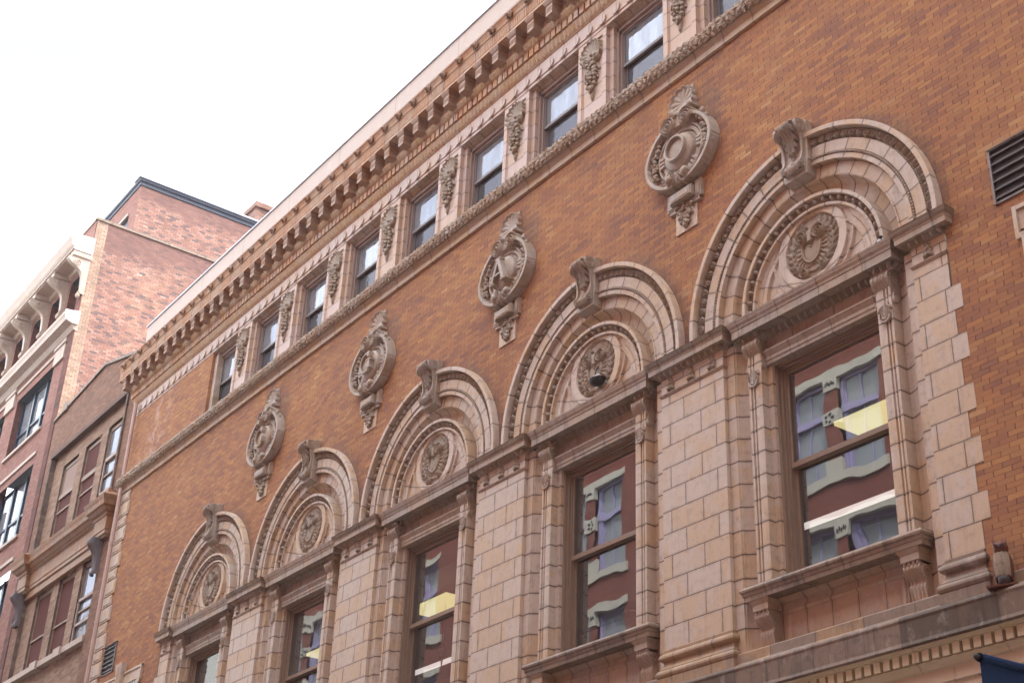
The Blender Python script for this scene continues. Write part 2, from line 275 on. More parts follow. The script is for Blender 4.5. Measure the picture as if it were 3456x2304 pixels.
ASPH = paint('asphalt', (0.05, 0.05, 0.052), 0.9, 0.4, scale=3)
PAVE = paint('pavement', (0.32, 0.30, 0.28), 0.9, 0.3, scale=3)
SASHG = paint('grey_sash_paint', (0.21, 0.19, 0.19), 0.5, 0.3)
SCREEN = paint('insect_screen', (0.13, 0.115, 0.125), 0.6, 0.1)

def glass_mat(name, ior=2.1, wav=0.5, scale=3.0, tint=(0.75, 0.78, 0.8), dist=0.01, gc=(1, 1, 1), dirt=0.0, dust=0.05):
    s = NT(name); n = s.nt.nodes; n.remove(s.b)
    out = n['Material Output']; g = s.n('ShaderNodeBsdfGlossy'); g.inputs['Roughness'].default_value = 0.008
    t = s.n('ShaderNodeBsdfTransparent'); t.inputs[0].default_value = tint+(1,)
    f = s.n('ShaderNodeFresnel'); f.inputs[0].default_value = ior; m = s.n('ShaderNodeMixShader')
    b = s.n('ShaderNodeBump'); b.inputs['Strength'].default_value = wav; b.inputs['Distance'].default_value = dist
    s.l(s.noise(s.nc(1.0, 1, 0.8), scale, 2, 0.4), b.inputs['Height'])
    s.l(b.outputs[0], g.inputs['Normal'])
    dn = s.noise(s.nc(2.5, 1, 0.4), 2.0, 5, 0.7); gcol = s.mix(s.m('MULTIPLY', s.rand(), 0.9 if dirt > 0.5 else 0.0), gc, tuple(v*k_ for v, k_ in zip(gc, (0.62, 0.66, 0.76)))); s.l(s.mix(s.m('MULTIPLY', s.band(dn, 0.4, 0.7), dirt), gcol, tuple(v*0.55 for v in gc)), g.inputs['Color'])
    s.l(f.outputs[0], m.inputs[0]); s.l(t.outputs[0], m.inputs[1]); s.l(g.outputs[0], m.inputs[2]); df = s.n('ShaderNodeBsdfDiffuse'); df.inputs[0].default_value = (0.55, 0.55, 0.58, 1); m2 = s.n('ShaderNodeMixShader'); s.put(s.m('MULTIPLY', s.m('ADD', dn, 0.5), dust), m2.inputs[0])
    s.l(m.outputs[0], m2.inputs[1]); s.l(df.outputs[0], m2.inputs[2]); s.l(m2.outputs[0], out.inputs[0])
    return s.mat
GLASS = glass_mat('old_window_glass', 2.9, 0.33, 0.9, dist=0.014)
GLASSU = glass_mat('dusty_upper_glass', 3.4, 0.3, 4.0, (0.6, 0.62, 0.68), dist=0.01, gc=(0.66, 0.71, 0.80), dirt=0.7, dust=0.30)
GLASSL = glass_mat('screened_lower_glass', 2.6, 0.5, 7.0, (0.5, 0.5, 0.55), dist=0.01, gc=(0.30, 0.30, 0.34), dirt=0.6, dust=0.16)
GLASSD = glass_mat('dark_glass', 2.0, 0.2, 3.0, (0.3, 0.3, 0.33))
def emis(name, c, st):
    s = NT(name); s.b.inputs['Emission Color'].default_value = c+(1,); s.b.inputs['Emission Strength'].default_value = st; return s.out(c+(1,))
LAMPY = emis('lit_yellow_diffuser', (0.95, 0.80, 0.36), 0.42)
GLOWW = emis('glowing_white_rail', (0.95, 0.82, 0.76), 0.42)  # for the white indoor rail: emission added so it shows bright

# ---------------------------------------------------------------- mesh helper
class MB:
    def __init__(s): s.V = []; s.F = []; s.n = 0
    def add(s, v, f):
        v = np.asarray(v, float).reshape(-1, 3); s.V.append(v); k = s.n
        s.F += [tuple(i+k for i in q) for q in f]; s.n += len(v); return s
    def box(s, x0, x1, y0, y1, z0, z1):
        return s.add([(x0, y0, z0), (x1, y0, z0), (x1, y1, z0), (x0, y1, z0), (x0, y0, z1), (x1, y0, z1), (x1, y1, z1), (x0, y1, z1)],
                     [(0, 3, 2, 1), (4, 5, 6, 7), (0, 1, 5, 4), (1, 2, 6, 5), (2, 3, 7, 6), (3, 0, 4, 7)])
    def quad(s, a, b, c, d): return s.add([a, b, c, d], [(0, 1, 2, 3)])
    def grid(s, X, Y, Z, mask=None, flip=False):
        n, m = X.shape; idx = np.arange(n*m).reshape(n, m)
        a, b, c, d = idx[:-1, :-1].ravel(), idx[1:, :-1].ravel(), idx[1:, 1:].ravel(), idx[:-1, 1:].ravel()
        F = np.stack([a, b, c, d], 1)
        if flip: F = F[:, ::-1]
        if mask is not None:
            mk = mask.ravel(); F = F[mk[F].any(axis=1)]
            used = np.unique(F); re = -np.ones(n*m, int); re[used] = np.arange(len(used)); F = re[F]
            V = np.stack([X.ravel(), Y.ravel(), Z.ravel()], 1)[used]
        else: V = np.stack([X.ravel(), Y.ravel(), Z.ravel()], 1)
        return s.add(V, F.tolist())
    def sweep(s, path, prof, cap=True):
        """path: plan points (x, y); outward is to the right of travel. prof: (outset, z)."""
        p = [np.array(q, float) for q in path]; n = len(p); rows = []
        nr = []
        for i in range(n-1):
            d = p[i+1]-p[i]; d /= np.linalg.norm(d); nr.append(np.array([d[1], -d[0]]))
        for i in range(n):
            if i == 0: mm = nr[0]
            elif i == n-1: mm = nr[-1]
            else:
                a, b = nr[i-1], nr[i]; mm = (a+b)/(1+a.dot(b))
            rows.append([(p[i][0]+mm[0]*o, p[i][1]+mm[1]*o, z) for o, z in prof])
        A = np.array(rows); s.grid(A[..., 0], A[..., 1], A[..., 2])
        if cap:
            k = len(prof)
            s.add(A[0], [tuple(range(k))]); s.add(A[-1], [tuple(range(k))])
        return s
    def xprof(s, x0, x1, prof, cap=True):       # prof (y, z) extruded along x
        A = np.array([[(x, y, z) for y, z in prof] for x in (x0, x1)]); s.grid(A[..., 0], A[..., 1], A[..., 2])
        if cap:
            k = len(prof); s.add(A[0], [tuple(range(k))]); s.add(A[1], [tuple(range(k))])
        return s
    def zprof(s, z0, z1, prof, cap=True):       # prof (x, y) extruded along z
        A = np.array([[(x, y, z) for x, y in prof] for z in (z0, z1)]); s.grid(A[..., 0], A[..., 1], A[..., 2])
        if cap: k = len(prof); s.add(A[0], [tuple(range(k))]); s.add(A[1], [tuple(range(k))])
        return s
    def ring(s, zc, prof, a0=-.06, a1=PI+.06, n=96, cx=0):     # prof (r, y)
        th = np.linspace(a0, a1, n+1)[:, None]; r = np.array([q[0] for q in prof])[None]; y = np.array([q[1] for q in prof])[None]
        return s.grid(cx+np.cos(th)*r, y+0*th, zc+np.sin(th)*r)
    def ball(s, c, r, n=8, m=6):
        r = (r, r, r) if isinstance(r, (int, float)) else r
        th = np.linspace(0, 2*PI, n+1)[:, None]; ph = np.linspace(0, PI, m+1)[None]
        return s.grid(c[0]+r[0]*np.cos(th)*np.sin(ph), c[1]+r[1]*np.sin(th)*np.sin(ph), c[2]+r[2]*np.cos(ph)+0*th)
    def tube(s, pts, r, n=6):
        pts = np.array(pts, float); k = len(pts); T = np.gradient(pts, axis=0); T /= np.linalg.norm(T, axis=1)[:, None]+1e-9
        up = np.array([0.13, 0.3, 0.95]); A = np.cross(T, up); A /= np.linalg.norm(A, axis=1)[:, None]+1e-9; B = np.cross(T, A)
        rr = np.broadcast_to(np.array(r, float), (k,)); th = np.linspace(0, 2*PI, n+1)
        X = pts[:, None, :]+rr[:, None, None]*(np.cos(th)[None, :, None]*A[:, None]+np.sin(th)[None, :, None]*B[:, None])
        return s.grid(X[..., 0], X[..., 1], X[..., 2])
    def relief(s, x0, x1, z0, z1, res, f, y0=0.0, thr=0.003):
        nx = max(2, int((x1-x0)/res)); nz = max(2, int((z1-z0)/res))
        X, Z = np.meshgrid(np.linspace(x0, x1, nx), np.linspace(z0, z1, nz), indexing='ij'); H = f(X, Z)
        return s.grid(X, y0-np.maximum(H, 0), Z, mask=H > thr)
    def band(s, A, B, z0, z1, o0, o1, n, f, su=10, sv=7, nrm=None):
        """ornament band from plan point A to B, n repeats; lower edge z0 outset o0, upper edge z1 outset o1"""
        A = np.array(A, float); B = np.array(B, float); d = B-A; L = np.linalg.norm(d); d /= L
        nn = np.array([d[1], -d[0]]); U, T = np.meshgrid(np.linspace(0, n, n*su+1), np.linspace(0, 1, sv+1), indexing='ij')
        H = f(np.mod(U, 1), T); sl = math.hypot(z1-z0, o1-o0); cn, sn = (z1-z0)/sl, -(o1-o0)/sl
        O = o0+(o1-o0)*T+H*cn; Zz = z0+(z1-z0)*T+H*sn
        return s.grid(A[0]+d[0]*U*L/n+nn[0]*O, A[1]+d[1]*U*L/n+nn[1]*O, Zz)
    def arcband(s, zc, r0, y0, r1, y1, n, f, su=10, sv=7, a0=-.055, a1=PI+.055):   # r0 outer (t=0) to r1 inner (t=1)
        U, T = np.meshgrid(np.linspace(0, n, n*su+1), np.linspace(0, 1, sv+1), indexing='ij'); H = f(np.mod(U, 1), T)*np.clip(T*9, 0, 1)*np.clip((1-T)*9, 0, 1)
        th = a0+(a1-a0)*U/n; r = r0+(r1-r0)*T; return s.grid(np.cos(th)*r, y0+(y1-y0)*T-H, zc+np.sin(th)*r)
    def build(s, name, mat, parent=None, smooth=False, loc=None):
        V = np.concatenate(s.V); me = bpy.data.meshes.new(name); me.from_pydata(V.tolist(), [], s.F); me.update()
        if smooth: me.polygons.foreach_set('use_smooth', [True]*len(me.polygons))
        o = bpy.data.objects.new(name, me); COL.objects.link(o)
        if isinstance(mat, (list, tuple)):
            for q in mat: me.materials.append(q)
        else: me.materials.append(mat)
        if parent: o.parent = parent
        if loc: o.location = loc
        return o
def tag(o, label=None, cat=None, group=None, kind=None):
    for k, v in (('label', label), ('category', cat), ('group', group), ('kind', kind)):
        if v: o[k] = v
    return o
def empty(name, loc=(0, 0, 0)):
    o = bpy.data.objects.new(name, None); COL.objects.link(o); o.location = loc; o.empty_display_size = 0.3; return o
def copy_tree(o, loc=None, parent=None):
    c = o.copy(); COL.objects.link(c); c.parent = parent if parent is not None else o.parent
    if loc is not None: c.location = loc
    for ch in list(o.children):
        if ch is not c: copy_tree(ch, None, c)
    return c

# ornament height functions, p = phase 0..1 along, t = 0..1 across
def eggs(h=0.03):
    def f(p, t):
        d = np.sqrt(((p-.5)/.25)**2+((t-.55)/.5)**2)
        return h*np.sqrt(np.clip(1-d*d, 0, 1))+h*.62*np.exp(-((d-1.42)/.17)**2)*(t < .97)+h*.5*np.exp(-(np.minimum(p, 1-p)/.045)**2)*np.clip(t*2, 0, 1)
    return f
def leaves(h=0.05):
    def f(p, t):
        wv = .36*np.sqrt(np.clip(1-(t/.97)**4, 0, 1))+.02+.05*np.sin(t*PI); q = np.abs(p-.5)/wv
        a = h*(.55+.45*t)*np.clip(1-q**5, 0, 1)**.5-h*.5*np.exp(-((p-.5)/.045)**2)*(t < .9)-h*.35*np.exp(-((q-.55)/.10)**2)*(t < .75)
        b = h*.6*np.exp(-(np.minimum(p, 1-p)/.05)**2)*np.clip((t-.2)*3, 0, 1)
        return np.maximum(a, b)
    return f
def tongues(h=0.016):
    return lambda p, t: h*np.clip(1-(np.abs(p-.5)/.36)**3, 0, 1)*(t > .1)-h*.6*np.exp(-((p-.5)/.08)**2)
def spiral(cy, cz, r0, turns, n=40, a0=0.0, sgn=1, shrink=0.12):
    t = np.linspace(0, 1, n); r = r0*(1-t*(1-shrink)); a = a0+sgn*turns*2*PI*t
    return cy+r*np.cos(a), cz+r*np.sin(a)
def rayshell(cx, cz, R, rays=9, h=0.05, dome=0.05, flip=1):
    def f(X, Z):
        dx, dz = X-cx, (Z-cz)*flip; r = np.hypot(dx, dz); a = np.arctan2(dz, dx)
        k = np.abs(np.sin(a*rays)); R2 = R*(0.93+.07*k)
        q = r/R2
        return np.where((q < 1) & (dz > -R*.35), dome+h*q*(0.35+0.65*k)+.03*np.exp(-((q-.95)/.06)**2), 0)
    return f
def leafblob(x0, z0, x1, z1, wd, h=0.04):
    """pointed leaf with midrib from (x0,z0) to (x1,z1)"""
    L = math.hypot(x1-x0, z1-z0); dx, dz = (x1-x0)/L, (z1-z0)/L
    def f(X, Z):
        u = ((X-x0)*dx+(Z-z0)*dz)/L; v = (-(X-x0)*dz+(Z-z0)*dx)/wd
        ww = np.sin(np.clip(u, 0, 1)**.8*PI)**.8+1e-6
        return np.where((u > 0) & (u < 1) & (np.abs(v) < ww), h*(1-.6*(np.abs(v)/ww)**2)-h*.35*np.exp(-(v/.14)**2), 0)
    return f
def umax(*fs):
    def f(X, Z):
        H = np.zeros_like(X)
        for g in fs: H = np.maximum(H, g(X, Z))
        return H
    return f
def fruit(mb, pts, y, r=(0.022, 0.045), seed=1):
    q = random.Random(seed)
    for (x, z, k, sx, sz) in pts:
        for _ in range(k):
            rr = q.uniform(*r); mb.ball((x+q.gauss(0, sx), y-q.uniform(0, .03), z+q.gauss(0, sz)), rr, 8, 5)

# ================================================================ the terracotta building
B = empty('terracotta_building', (-12.04, 0, 0)); BL = B.location.copy()
tag(B, 'long orange brick building with pale terracotta arches, cartouches and a bracketed cornice', 'building')
def part(mb, name, mat, smooth=False, at=(0, 0, 0), parent=None):
    o = mb.build(name, mat, None, smooth); o.parent = parent or B
    o.location = (Vector(at)-BL) if parent is None else Vector(at)
    return o

ZB, ZT = 6.45, 20.0      # brick field
mb = MB(); ZW = 16.1
for k, cx in enumerate(BX):                       # brick above each arch, cut to the arch
    us = np.concatenate([[-2.25], np.sin(np.linspace(-PI/2, PI/2, 41))*2.11, [2.25]])
    lo = [11.1 if abs(u) >= 2.11 else ZC+math.sqrt(max(0, 2.11**2-u*u)) for u in us]
    X = np.array([[cx+u]*2 for u in us]); Z = np.array([[l, ZW] for l in lo]); mb.grid(X, 0*X, Z)
xr, xl = BX[0]+2.25, BX[4]-2.25
def wallrect(x0, x1, z0, z1, y=0.0): mb.quad((x0, y, z0), (x1, y, z0), (x1, y, z1), (x0, y, z1))
wallrect(xr, 12.0, 11.1, ZW); wallrect(xr-.12, 12.0, ZB-.3, 11.1)
wallrect(-27.7, xl, 11.1, ZW); wallrect(-27.7, xl+.12, ZB-.3, 11.1)
wallrect(-27.7, -22.76, ZW, 18.6)
mb.quad((-22.76, 0, 16.3), (-22.76, 0.24, 16.3), (-22.76, 0.24, 18.4), (-22.76, 0, 18.4))
mb.quad((-27.7, 0, 0), (-27.7, 12, 0), (-27.7, 12, 20.2), (-27.7, 0, 20.2))
mb.quad((12, 0, 0), (12, 12, 0), (12, 12, 20.2), (12, 0, 20.2))
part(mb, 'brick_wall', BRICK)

# --- outer arch
mb = MB()
mb.ring(ZC, [(2.14, 0.02), (2.14, -.125), (2.075, -.125), (2.066, -.10), (2.066, .005)])
mb.ring(ZC, [(1.942, .01), (1.928, .01), (1.926, -.03), (1.772, -.03), (1.768, .004), (1.722, .004), (1.718, -.03), (1.655, -.03), (1.655, .05), (1.645, .075), (1.635, .05), (1.475, .05), (1.47, .035), (1.45, .04), (1.435, .075),
             (1.432, .11), (1.42, .15), (1.395, .185), (1.36, .205), (1.31, .215), (1.20, .22)])
arch = part(mb, 'outer_arch', T_ARC, at=(BX[0], 0, 0))
mb = MB()
mb.arcband(ZC, 2.066, .0, 1.938, .022, 47, leaves(0.092), 18, 12)
for i in range(118):
    a = PI*(i+.5)/118; mb.ball((1.745*math.cos(a), -.03, ZC+1.745*math.sin(a)), .022, 7, 5)
part(mb, 'leaf_and_bead', T_CART, False, parent=arch)
# --- inner arch
mb = MB()
mb.ring(ZC, [(1.23, .22), (1.23, 0), (1.185, 0), (1.177, .012), (1.177, .09)], n=72)
mb.ring(ZC, [(1.088, .12), (1.088, .06), (1.05, .06), (1.045, .10), (1.03, .125)], n=72)
part(mb, 'inner_arch', T_ARCI, parent=arch)
mb = MB(); mb.arcband(ZC, 1.176, .085, 1.088, .105, 25, lambda p, t: eggs(.075)(p, 1-t), 16, 10); part(mb, 'egg_and_dart', T_CART, False, parent=arch)
# --- tympanum with crescents
def tymp(X, Z):
    r = np.hypot(X, Z-ZC); d = np.hypot(X, Z-11.81); H = np.full_like(X, .03)
    H = np.where((r < .865), .0, H)                                     # sunk field
    H = np.where((r > .95) & (r < .965), .018, H)
    inn = (d < .60) & (d > .465); H = np.where(inn, .045, H)
    sh = (d >= .60) & (d < .695) & (Z < 12.12) & (np.abs(X) > .2); H = np.where(sh, .008+.0*X, H)
    H = np.where((d > .685) & (d < .705) & (r < .90) & (Z < 12.0), .04, H)
    H = np.where((r > .865) & (r < .885), .038, H)
    H = np.where(d <= .465, .0, H)
    return np.where(r < 1.045, H+.012, 0)
mb = MB(); mb.relief(-1.05, 1.05, 11.10, 12.33, .0085, tymp, y0=.155, thr=0.001)
part(mb, 'tympanum', T_ARCI, True, parent=arch)
# --- medallion
def medal():
    fs = []
    fs.append(lambda X, Z: np.where(np.hypot(X, Z-11.81) < .455, .02, 0))
    def oval(X, Z):
        d = np.hypot(X/.15, (Z-11.765)/.185)
        rib = .5+.5*np.cos(np.arctan2((Z-11.765)/.185, X/.15)*26)
        return np.where(d < 1, .05+.02*np.sqrt(np.clip(1-d*d, 0, 1)), np.where(d < 1.14, .085, np.where(d < 1.75, .045+.022*rib*(np.abs(Z-11.765) < .25), 0)))
    fs.append(oval)
    for s in (-1, 1):
        def vol(X, Z, s=s):
            dx, dz = (X-s*.15), Z-11.985; r = np.hypot(dx, dz); a = np.arctan2(dz, dx*s)
            ph = np.mod(a/(2*PI)+r/.045, 1); return np.where(r < .115, .085+.03*np.cos(2*PI*ph), 0)
        def vol2(X, Z, s=s):
            dx, dz = (X-s*.165), Z-11.46; r = np.hypot(dx, dz); a = np.arctan2(dz, dx*s)
            ph = np.mod(-a/(2*PI)+r/.035, 1); return np.where(r < .075, .07+.022*np.cos(2*PI*ph), 0)
        fs += [vol, vol2]
        for i in range(9):                      # laurel branch
            a = math.radians(-62+i*15.0); R1 = .345; x, z = s*R1*math.cos(a), 11.80+R1*math.sin(a)
            for da, ln in ((-.75, .155), (.72, .15), (0.0, .12)):
                b = a+PI/2+da; fs.append(leafblob(x, z, x+s*ln*math.cos(b)*1.0, z+ln*math.sin(b), .028, .062))
    fs.append(lambda X, Z: np.where((np.abs(X) < .035) & (Z > 11.86) & (Z < 12.02), .11, 0))
    return umax(*fs)
mb = MB(); mb.relief(-.47, .47, 11.33, 12.29, .0085, medal(), y0=.155)
q = random.Random(4)
for i in range(26): mb.ball((q.gauss(-.02, .03), .07, 11.93-abs(q.gauss(0, .06))), .013, 6, 4)
part(mb, 'medallion', T_ORN, True, parent=arch)
# --- keystone
mb = MB()
mb.box(-.235, .235, -.115, .04, 12.98, 13.62)
mb.add([(-.22, -.115, 12.98), (.22, -.115, 12.98), (.22, .06, 12.98), (-.22, .06, 12.98), (-.205, -.115, 12.78), (.205, -.115, 12.78), (.205, .06, 12.74), (-.205, .06, 12.74)],
       [(0, 1, 5, 4), (1, 2, 6, 5), (4, 5, 6, 7), (3, 0, 4, 7)])
S = np.linspace(0, 1, 49); kz = 13.61-.76*S
ky = -(.145+.115*np.exp(-((S-.10)/.15)**2)+.05*np.exp(-((S-.9)/.10)**2)-.03*np.exp(-((S-.6)/.2)**2)); ky[0] = -.17; ky[1] = -.235
hw = .205-.045*S
U = np.linspace(-1, 1, 61)
UU, SS = np.meshgrid(U, S, indexing='ij')
au = np.abs(UU)
lobes = .5+.5*np.cos((SS-au*.30)*2*PI/.165)
leafw = .80*np.sqrt(np.clip(1-(SS/.66)**2.6, 0, 1))
leaf = np.where((au < leafw*(.55+.45*lobes)) & (SS < .66), .068*(1-.30*au)+.013*np.cos((au*.9+SS*.5)*40)-.034*np.exp(-(UU/.06)**2), 0)
rim = np.where(au > .80, .035, 0); rib = np.where((au < .07) & (SS > .62) & (SS < .84), .02+.01*np.cos(SS*240), 0)
berry = .035*np.exp(-((UU/.3)**2+((SS-.64)/.035)**2))
rollb = np.where(SS > .84, .01*np.cos(UU*22), 0)
HH = leaf+rim+rib+berry+rollb
mb.grid(UU*hw[None, :], ky[None, :]-HH, kz[None, :]+0*UU, flip=True)
for s in (-1, 1):
    side = [(s*hw[i], ky[i]-.034, kz[i]) for i in range(49)]; back = [(s*hw[i], -.10, kz[i]) for i in range(49)]
    A = np.array([side, back]); mb.grid(A[..., 0], A[..., 1], A[..., 2])
    for (cy, cz, r, tn, a0) in ((-.215, 13.50, .10, 2.0, PI/2), (-.175, 12.93, .062, 1.6, -PI/2)):
        yy, zz = spiral(cy, cz, r, tn, 44, a0, -1 if a0 > 0 else 1); mb.tube(np.stack([np.full(44, s*(hw[9 if cz > 13.2 else 44]+.004)), yy, zz], 1), .011, 5)
        mb.ball((s*(hw[9 if cz > 13.2 else 44]), cy, cz), (.02, .03, .03), 6, 4)
mb.add([(-hw[-1], -.10, kz[-1]), (hw[-1], -.10, kz[-1]), (hw[-1], ky[-1], kz[-1]), (-hw[-1], ky[-1], kz[-1])], [(0, 1, 2, 3)])
for i in range(9): mb.ring(0, [(0, 0)], n=1) if False else None
part(mb, 'keystone', T_CART, False, parent=arch)
arches = [arch]+[copy_tree(arch, Vector((x, 0, 0))-BL) for x in BX[1:]]

# --- window surround: hood cornice, frieze, head and jamb mouldings, consoles
HOOD = [(-.30, 11.16), (.0, 11.155), (.005, 11.14), (-.004, 11.12), (-.012, 11.09), (-.03, 11.06), (-.035, 11.04), (-.035, 11.03), (-.045, 11.03), (-.045, 10.915), (-.06, 10.915), (-.23, 10.94)]
mb = MB()
mb.sweep([(-1.42, .25), (-1.42, -.115), (1.42, -.115), (1.42, .25)], [(o, z) for o, z in HOOD][1:-1], cap=False)
mb.quad((-1.43, -.12, 11.157), (1.43, -.12, 11.157), (1.43, .26, 11.165), (-1.43, .26, 11.165))
mb.quad((-1.375, -.065, 10.93), (1.375, -.065, 10.93), (1.375, .25, 10.955), (-1.375, .25, 10.955))
mb.box(-1.39, -.93, -.0, .2, 10.922, 10.94); mb.box(.93, 1.39, -.0, .2, 10.922, 10.94)
mb.xprof(-1.5, 1.5, [(.225, 10.98), (.19, 10.86), (.19, 10.64), (.225, 10.64)], cap=False)      # frieze
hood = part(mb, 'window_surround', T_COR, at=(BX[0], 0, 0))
mb = MB()
mb.band((-.97, .13), (.97, .13), 10.855, 10.955, -.075, .005, 17, eggs(.048), 12, 8)
for s in (-1, 1):
    xs = sorted((s*.97, s*1.30)); mb.band((xs[0], .035), (xs[1], .035), 10.845, 10.93, -.03, .03, 3, eggs(.042), 12, 7)
    if s > 0: mb.band((1.30, .035), (1.30, .20), 10.845, 10.93, -.03, .03, 2, eggs(.042), 12, 7)
    else: mb.band((-.97, .035), (-.97, .20), 10.845, 10.93, -.03, .03, 2, eggs(.042), 12, 7)
    mb.box(xs[0]-.0, xs[1]+.0, -.0+.035, .22, 10.82, 10.85); mb.box(xs[0]+.01, xs[1]-.01, .05, .22, 10.85, 10.93)
part(mb, 'egg_and_dart', T_CART, False, parent=hood)
mb = MB()   # head architrave
mb.xprof(-.974, .974, [(.2, 10.645), (.085, 10.64), (.085, 10.615), (.095, 10.60), (.115, 10.565), (.125, 10.55), (.125, 10.50), (.135, 10.495), (.135, 10.445), (.26, 10.44)], cap=True)
part(mb, 'head_moulding', T_COR, parent=hood)
JZ0, JZ1 = 7.43, 10.80
for s in (-1, 1):
    mb = MB()
    pr = [(.985, .30), (.985, .06), (1.03, .055), (1.10, .058), (1.105, .085), (1.125, .085), (1.13, .06), (1.15, .06), (1.155, .08), (1.175, .08), (1.18, .055), (1.215, .055), (1.215, .215),
          (1.24, .215), (1.29, .205), (1.36, .175), (1.41, .135), (1.44, .095), (1.445, .075), (1.465, .075), (1.47, .055), (1.485, .06), (1.62, .06)]
    mb.zprof(JZ0, 10.92, [(s*a, b) for a, b in pr], cap=False)
    mb.zprof(JZ0, 10.45, [(s*.985, .18), (s*.905, .18), (s*.905, .30)], cap=False)
    pr = [(1.215, .236), (1.24, .215), (1.29, .205), (1.36, .175), (1.41, .135), (1.44, .095), (1.445, .075), (1.465, .075), (1.47, .055), (1.485, .06), (1.62, .06)]
    mb.zprof(6.5, JZ0, [(s*a, b) for a, b in pr], cap=False)
    part(mb, 'jamb_moulding', T_JAMB, parent=hood)
mb = MB()
for s in (-1, 1): a, b = sorted((s*.9, s*1.66)); mb.quad((a, .24, 6.5), (b, .24, 6.5), (b, .24, 11.25), (a, .24, 11.25))
mb.quad((-.9, .24, 10.44), (.9, .24, 10.44), (.9, .24, 11.25), (-.9, .24, 11.25))
part(mb, 'reveal_wall', T_JAMB, parent=hood)
def console_mesh(ztop, zbot, ymax, yroll, yback, x0, x1, rolltop=.07):
    mb = MB(); S = np.linspace(0, 1, 33); z = ztop+(zbot-ztop)*S
    y = yroll+(ymax-yroll)*np.exp(-((S-.18)/.30)**2)+.035*np.exp(-((S-.72)/.14)**2); y[0] = y[0]+.03
    U = np.linspace(0, 1, 25); UU, SS = np.meshgrid(U, S, indexing='ij')
    g = -.018*(np.exp(-((UU-.2)/.05)**2)+np.exp(-((UU-.42)/.05)**2)+np.exp(-((UU-.58)/.05)**2)+np.exp(-((UU-.8)/.05)**2))
    mb.grid(x0+(x1-x0)*UU, y[None]-g*-1*-1, z[None]+0*UU, flip=True)
    for x in (x0, x1):
        A = np.array([[(x, y[i], z[i]) for i in range(33)], [(x, yback, z[i]) for i in range(33)]]); mb.grid(A[..., 0], A[..., 1], A[..., 2])
        s = -1 if x == x0 else 1
        yy, zz = spiral((ymax+yback)/2+.0, ztop-.11, .085, 2, 36, PI/2, 1); mb.tube(np.stack([np.full(36, x+s*.004), yy, zz], 1), .009, 5)
    # roll at foot
    th = np.linspace(0, 2*PI, 17); X, T = np.meshgrid(np.linspace(x0-.012, x1+.012, 19), th, indexing='ij')
    rr = .045*(1+.10*np.cos((X-x0)/(x1-x0)*2*PI*3)); mb.grid(X, yroll+.045+rr*np.cos(T), zbot-.02+rr*np.sin(T))
    for x in (x0-.012, x1+.012): mb.ball((x, yroll+.045, zbot-.02), (.008, .048, .048), 10, 6)
    return mb
for s in (-1, 1):
    x0, x1 = (.976, 1.247) if s > 0 else (-1.247, -.976)
    mb = console_mesh(10.815, 10.46, -.02, .06, .2, x0, x1)
    cxx = (x0+x1)/2; q = random.Random(3)
    for i in range(7):
        a = math.radians(-160+i*23); mb.relief(cxx-.11, cxx+.11, 10.12, 10.42, .009, leafblob(cxx, 10.39, cxx+.115*math.cos(a), 10.39+.20*math.sin(a), .03, .035), y0=.055)
    mb.ring(10.24, [(.085, .055), (.085, .02), (.062, .02), (.06, .045), (.045, .045), (.04, .02), (.02, .03)], PI, 2*PI, 14, cx=cxx)
    part(mb, 'console', T_CART, False, parent=hood)
hoods = [hood]+[copy_tree(hood, Vector((x, 0, 0))-BL) for x in BX[1:]]

# --- the big sash windows
def window(cx, lowered=0.0, blind=0.0):
    mb = MB()                                  # box frame
    for s in (-1, 1):
        a, b = sorted((s*.905, s*.868)); mb.box(a, b, .235, .5, 7.40, 10.44)
        a, b = sorted((s*.868, s*.838)); mb.box(a, b, .285, .5, 7.40, 10.44)
        a, b = sorted((s*.838, s*.815)); mb.box(a, b, .325, .5, 7.40, 10.44)
    mb.box(-.905, .905, .235, .5, 10.405, 10.44); mb.box(-.868, .868, .285, .5, 10.375, 10.405); mb.box(-.838, .838, .325, .5, 10.35, 10.375)
    mb.box(-.905, .905, .24, .5, 7.36, 7.50)
    fr = part(mb, 'sash_window', WOOD, at=(cx, 0, 0))
    mb = MB(); mr = 9.03-lowered
    for s in (-1, 1): a, b = sorted((s*.815, s*.782)); mb.box(a, b, .345, .39, mr, 10.35)
    mb.box(-.782, .782, .345, .39, 10.315, 10.35); mb.box(-.815, .815, .34, .395, mr-.04, mr+.028)
    part(mb, 'upper_sash', WOOD, parent=fr)
    mb = MB()
    for s in (-1, 1): a, b = sorted((s*.815, s*.775)); mb.box(a, b, .40, .44, 7.5, 9.02)
    mb.box(-.775, .775, .40, .44, 7.5, 7.62); mb.box(-.775, .775, .40, .44, 8.985, 9.02)
    part(mb, 'lower_sash', WOOD, parent=fr)
    mb = MB(); mb.quad((-.79, .365, mr), (.79, .365, mr), (.79, .365, 10.33), (-.79, .365, 10.33)); part(mb, 'pane', GLASS, parent=fr)
    mb = MB(); mb.quad((-.79, .42, 7.55), (.79, .42, 7.55), (.79, .42, 9.0), (-.79, .42, 9.0)); part(mb, 'pane', GLASS, parent=fr)
    if blind:
        mb = MB(); mb.box(-.80, .80, .47, .478, 10.34-blind, 10.34); part(mb, 'roller_blind', BLIND, parent=fr)
    return fr
window(BX[0]); window(BX[1]); window(BX[2], 0, .42); window(BX[3]); window(BX[4])

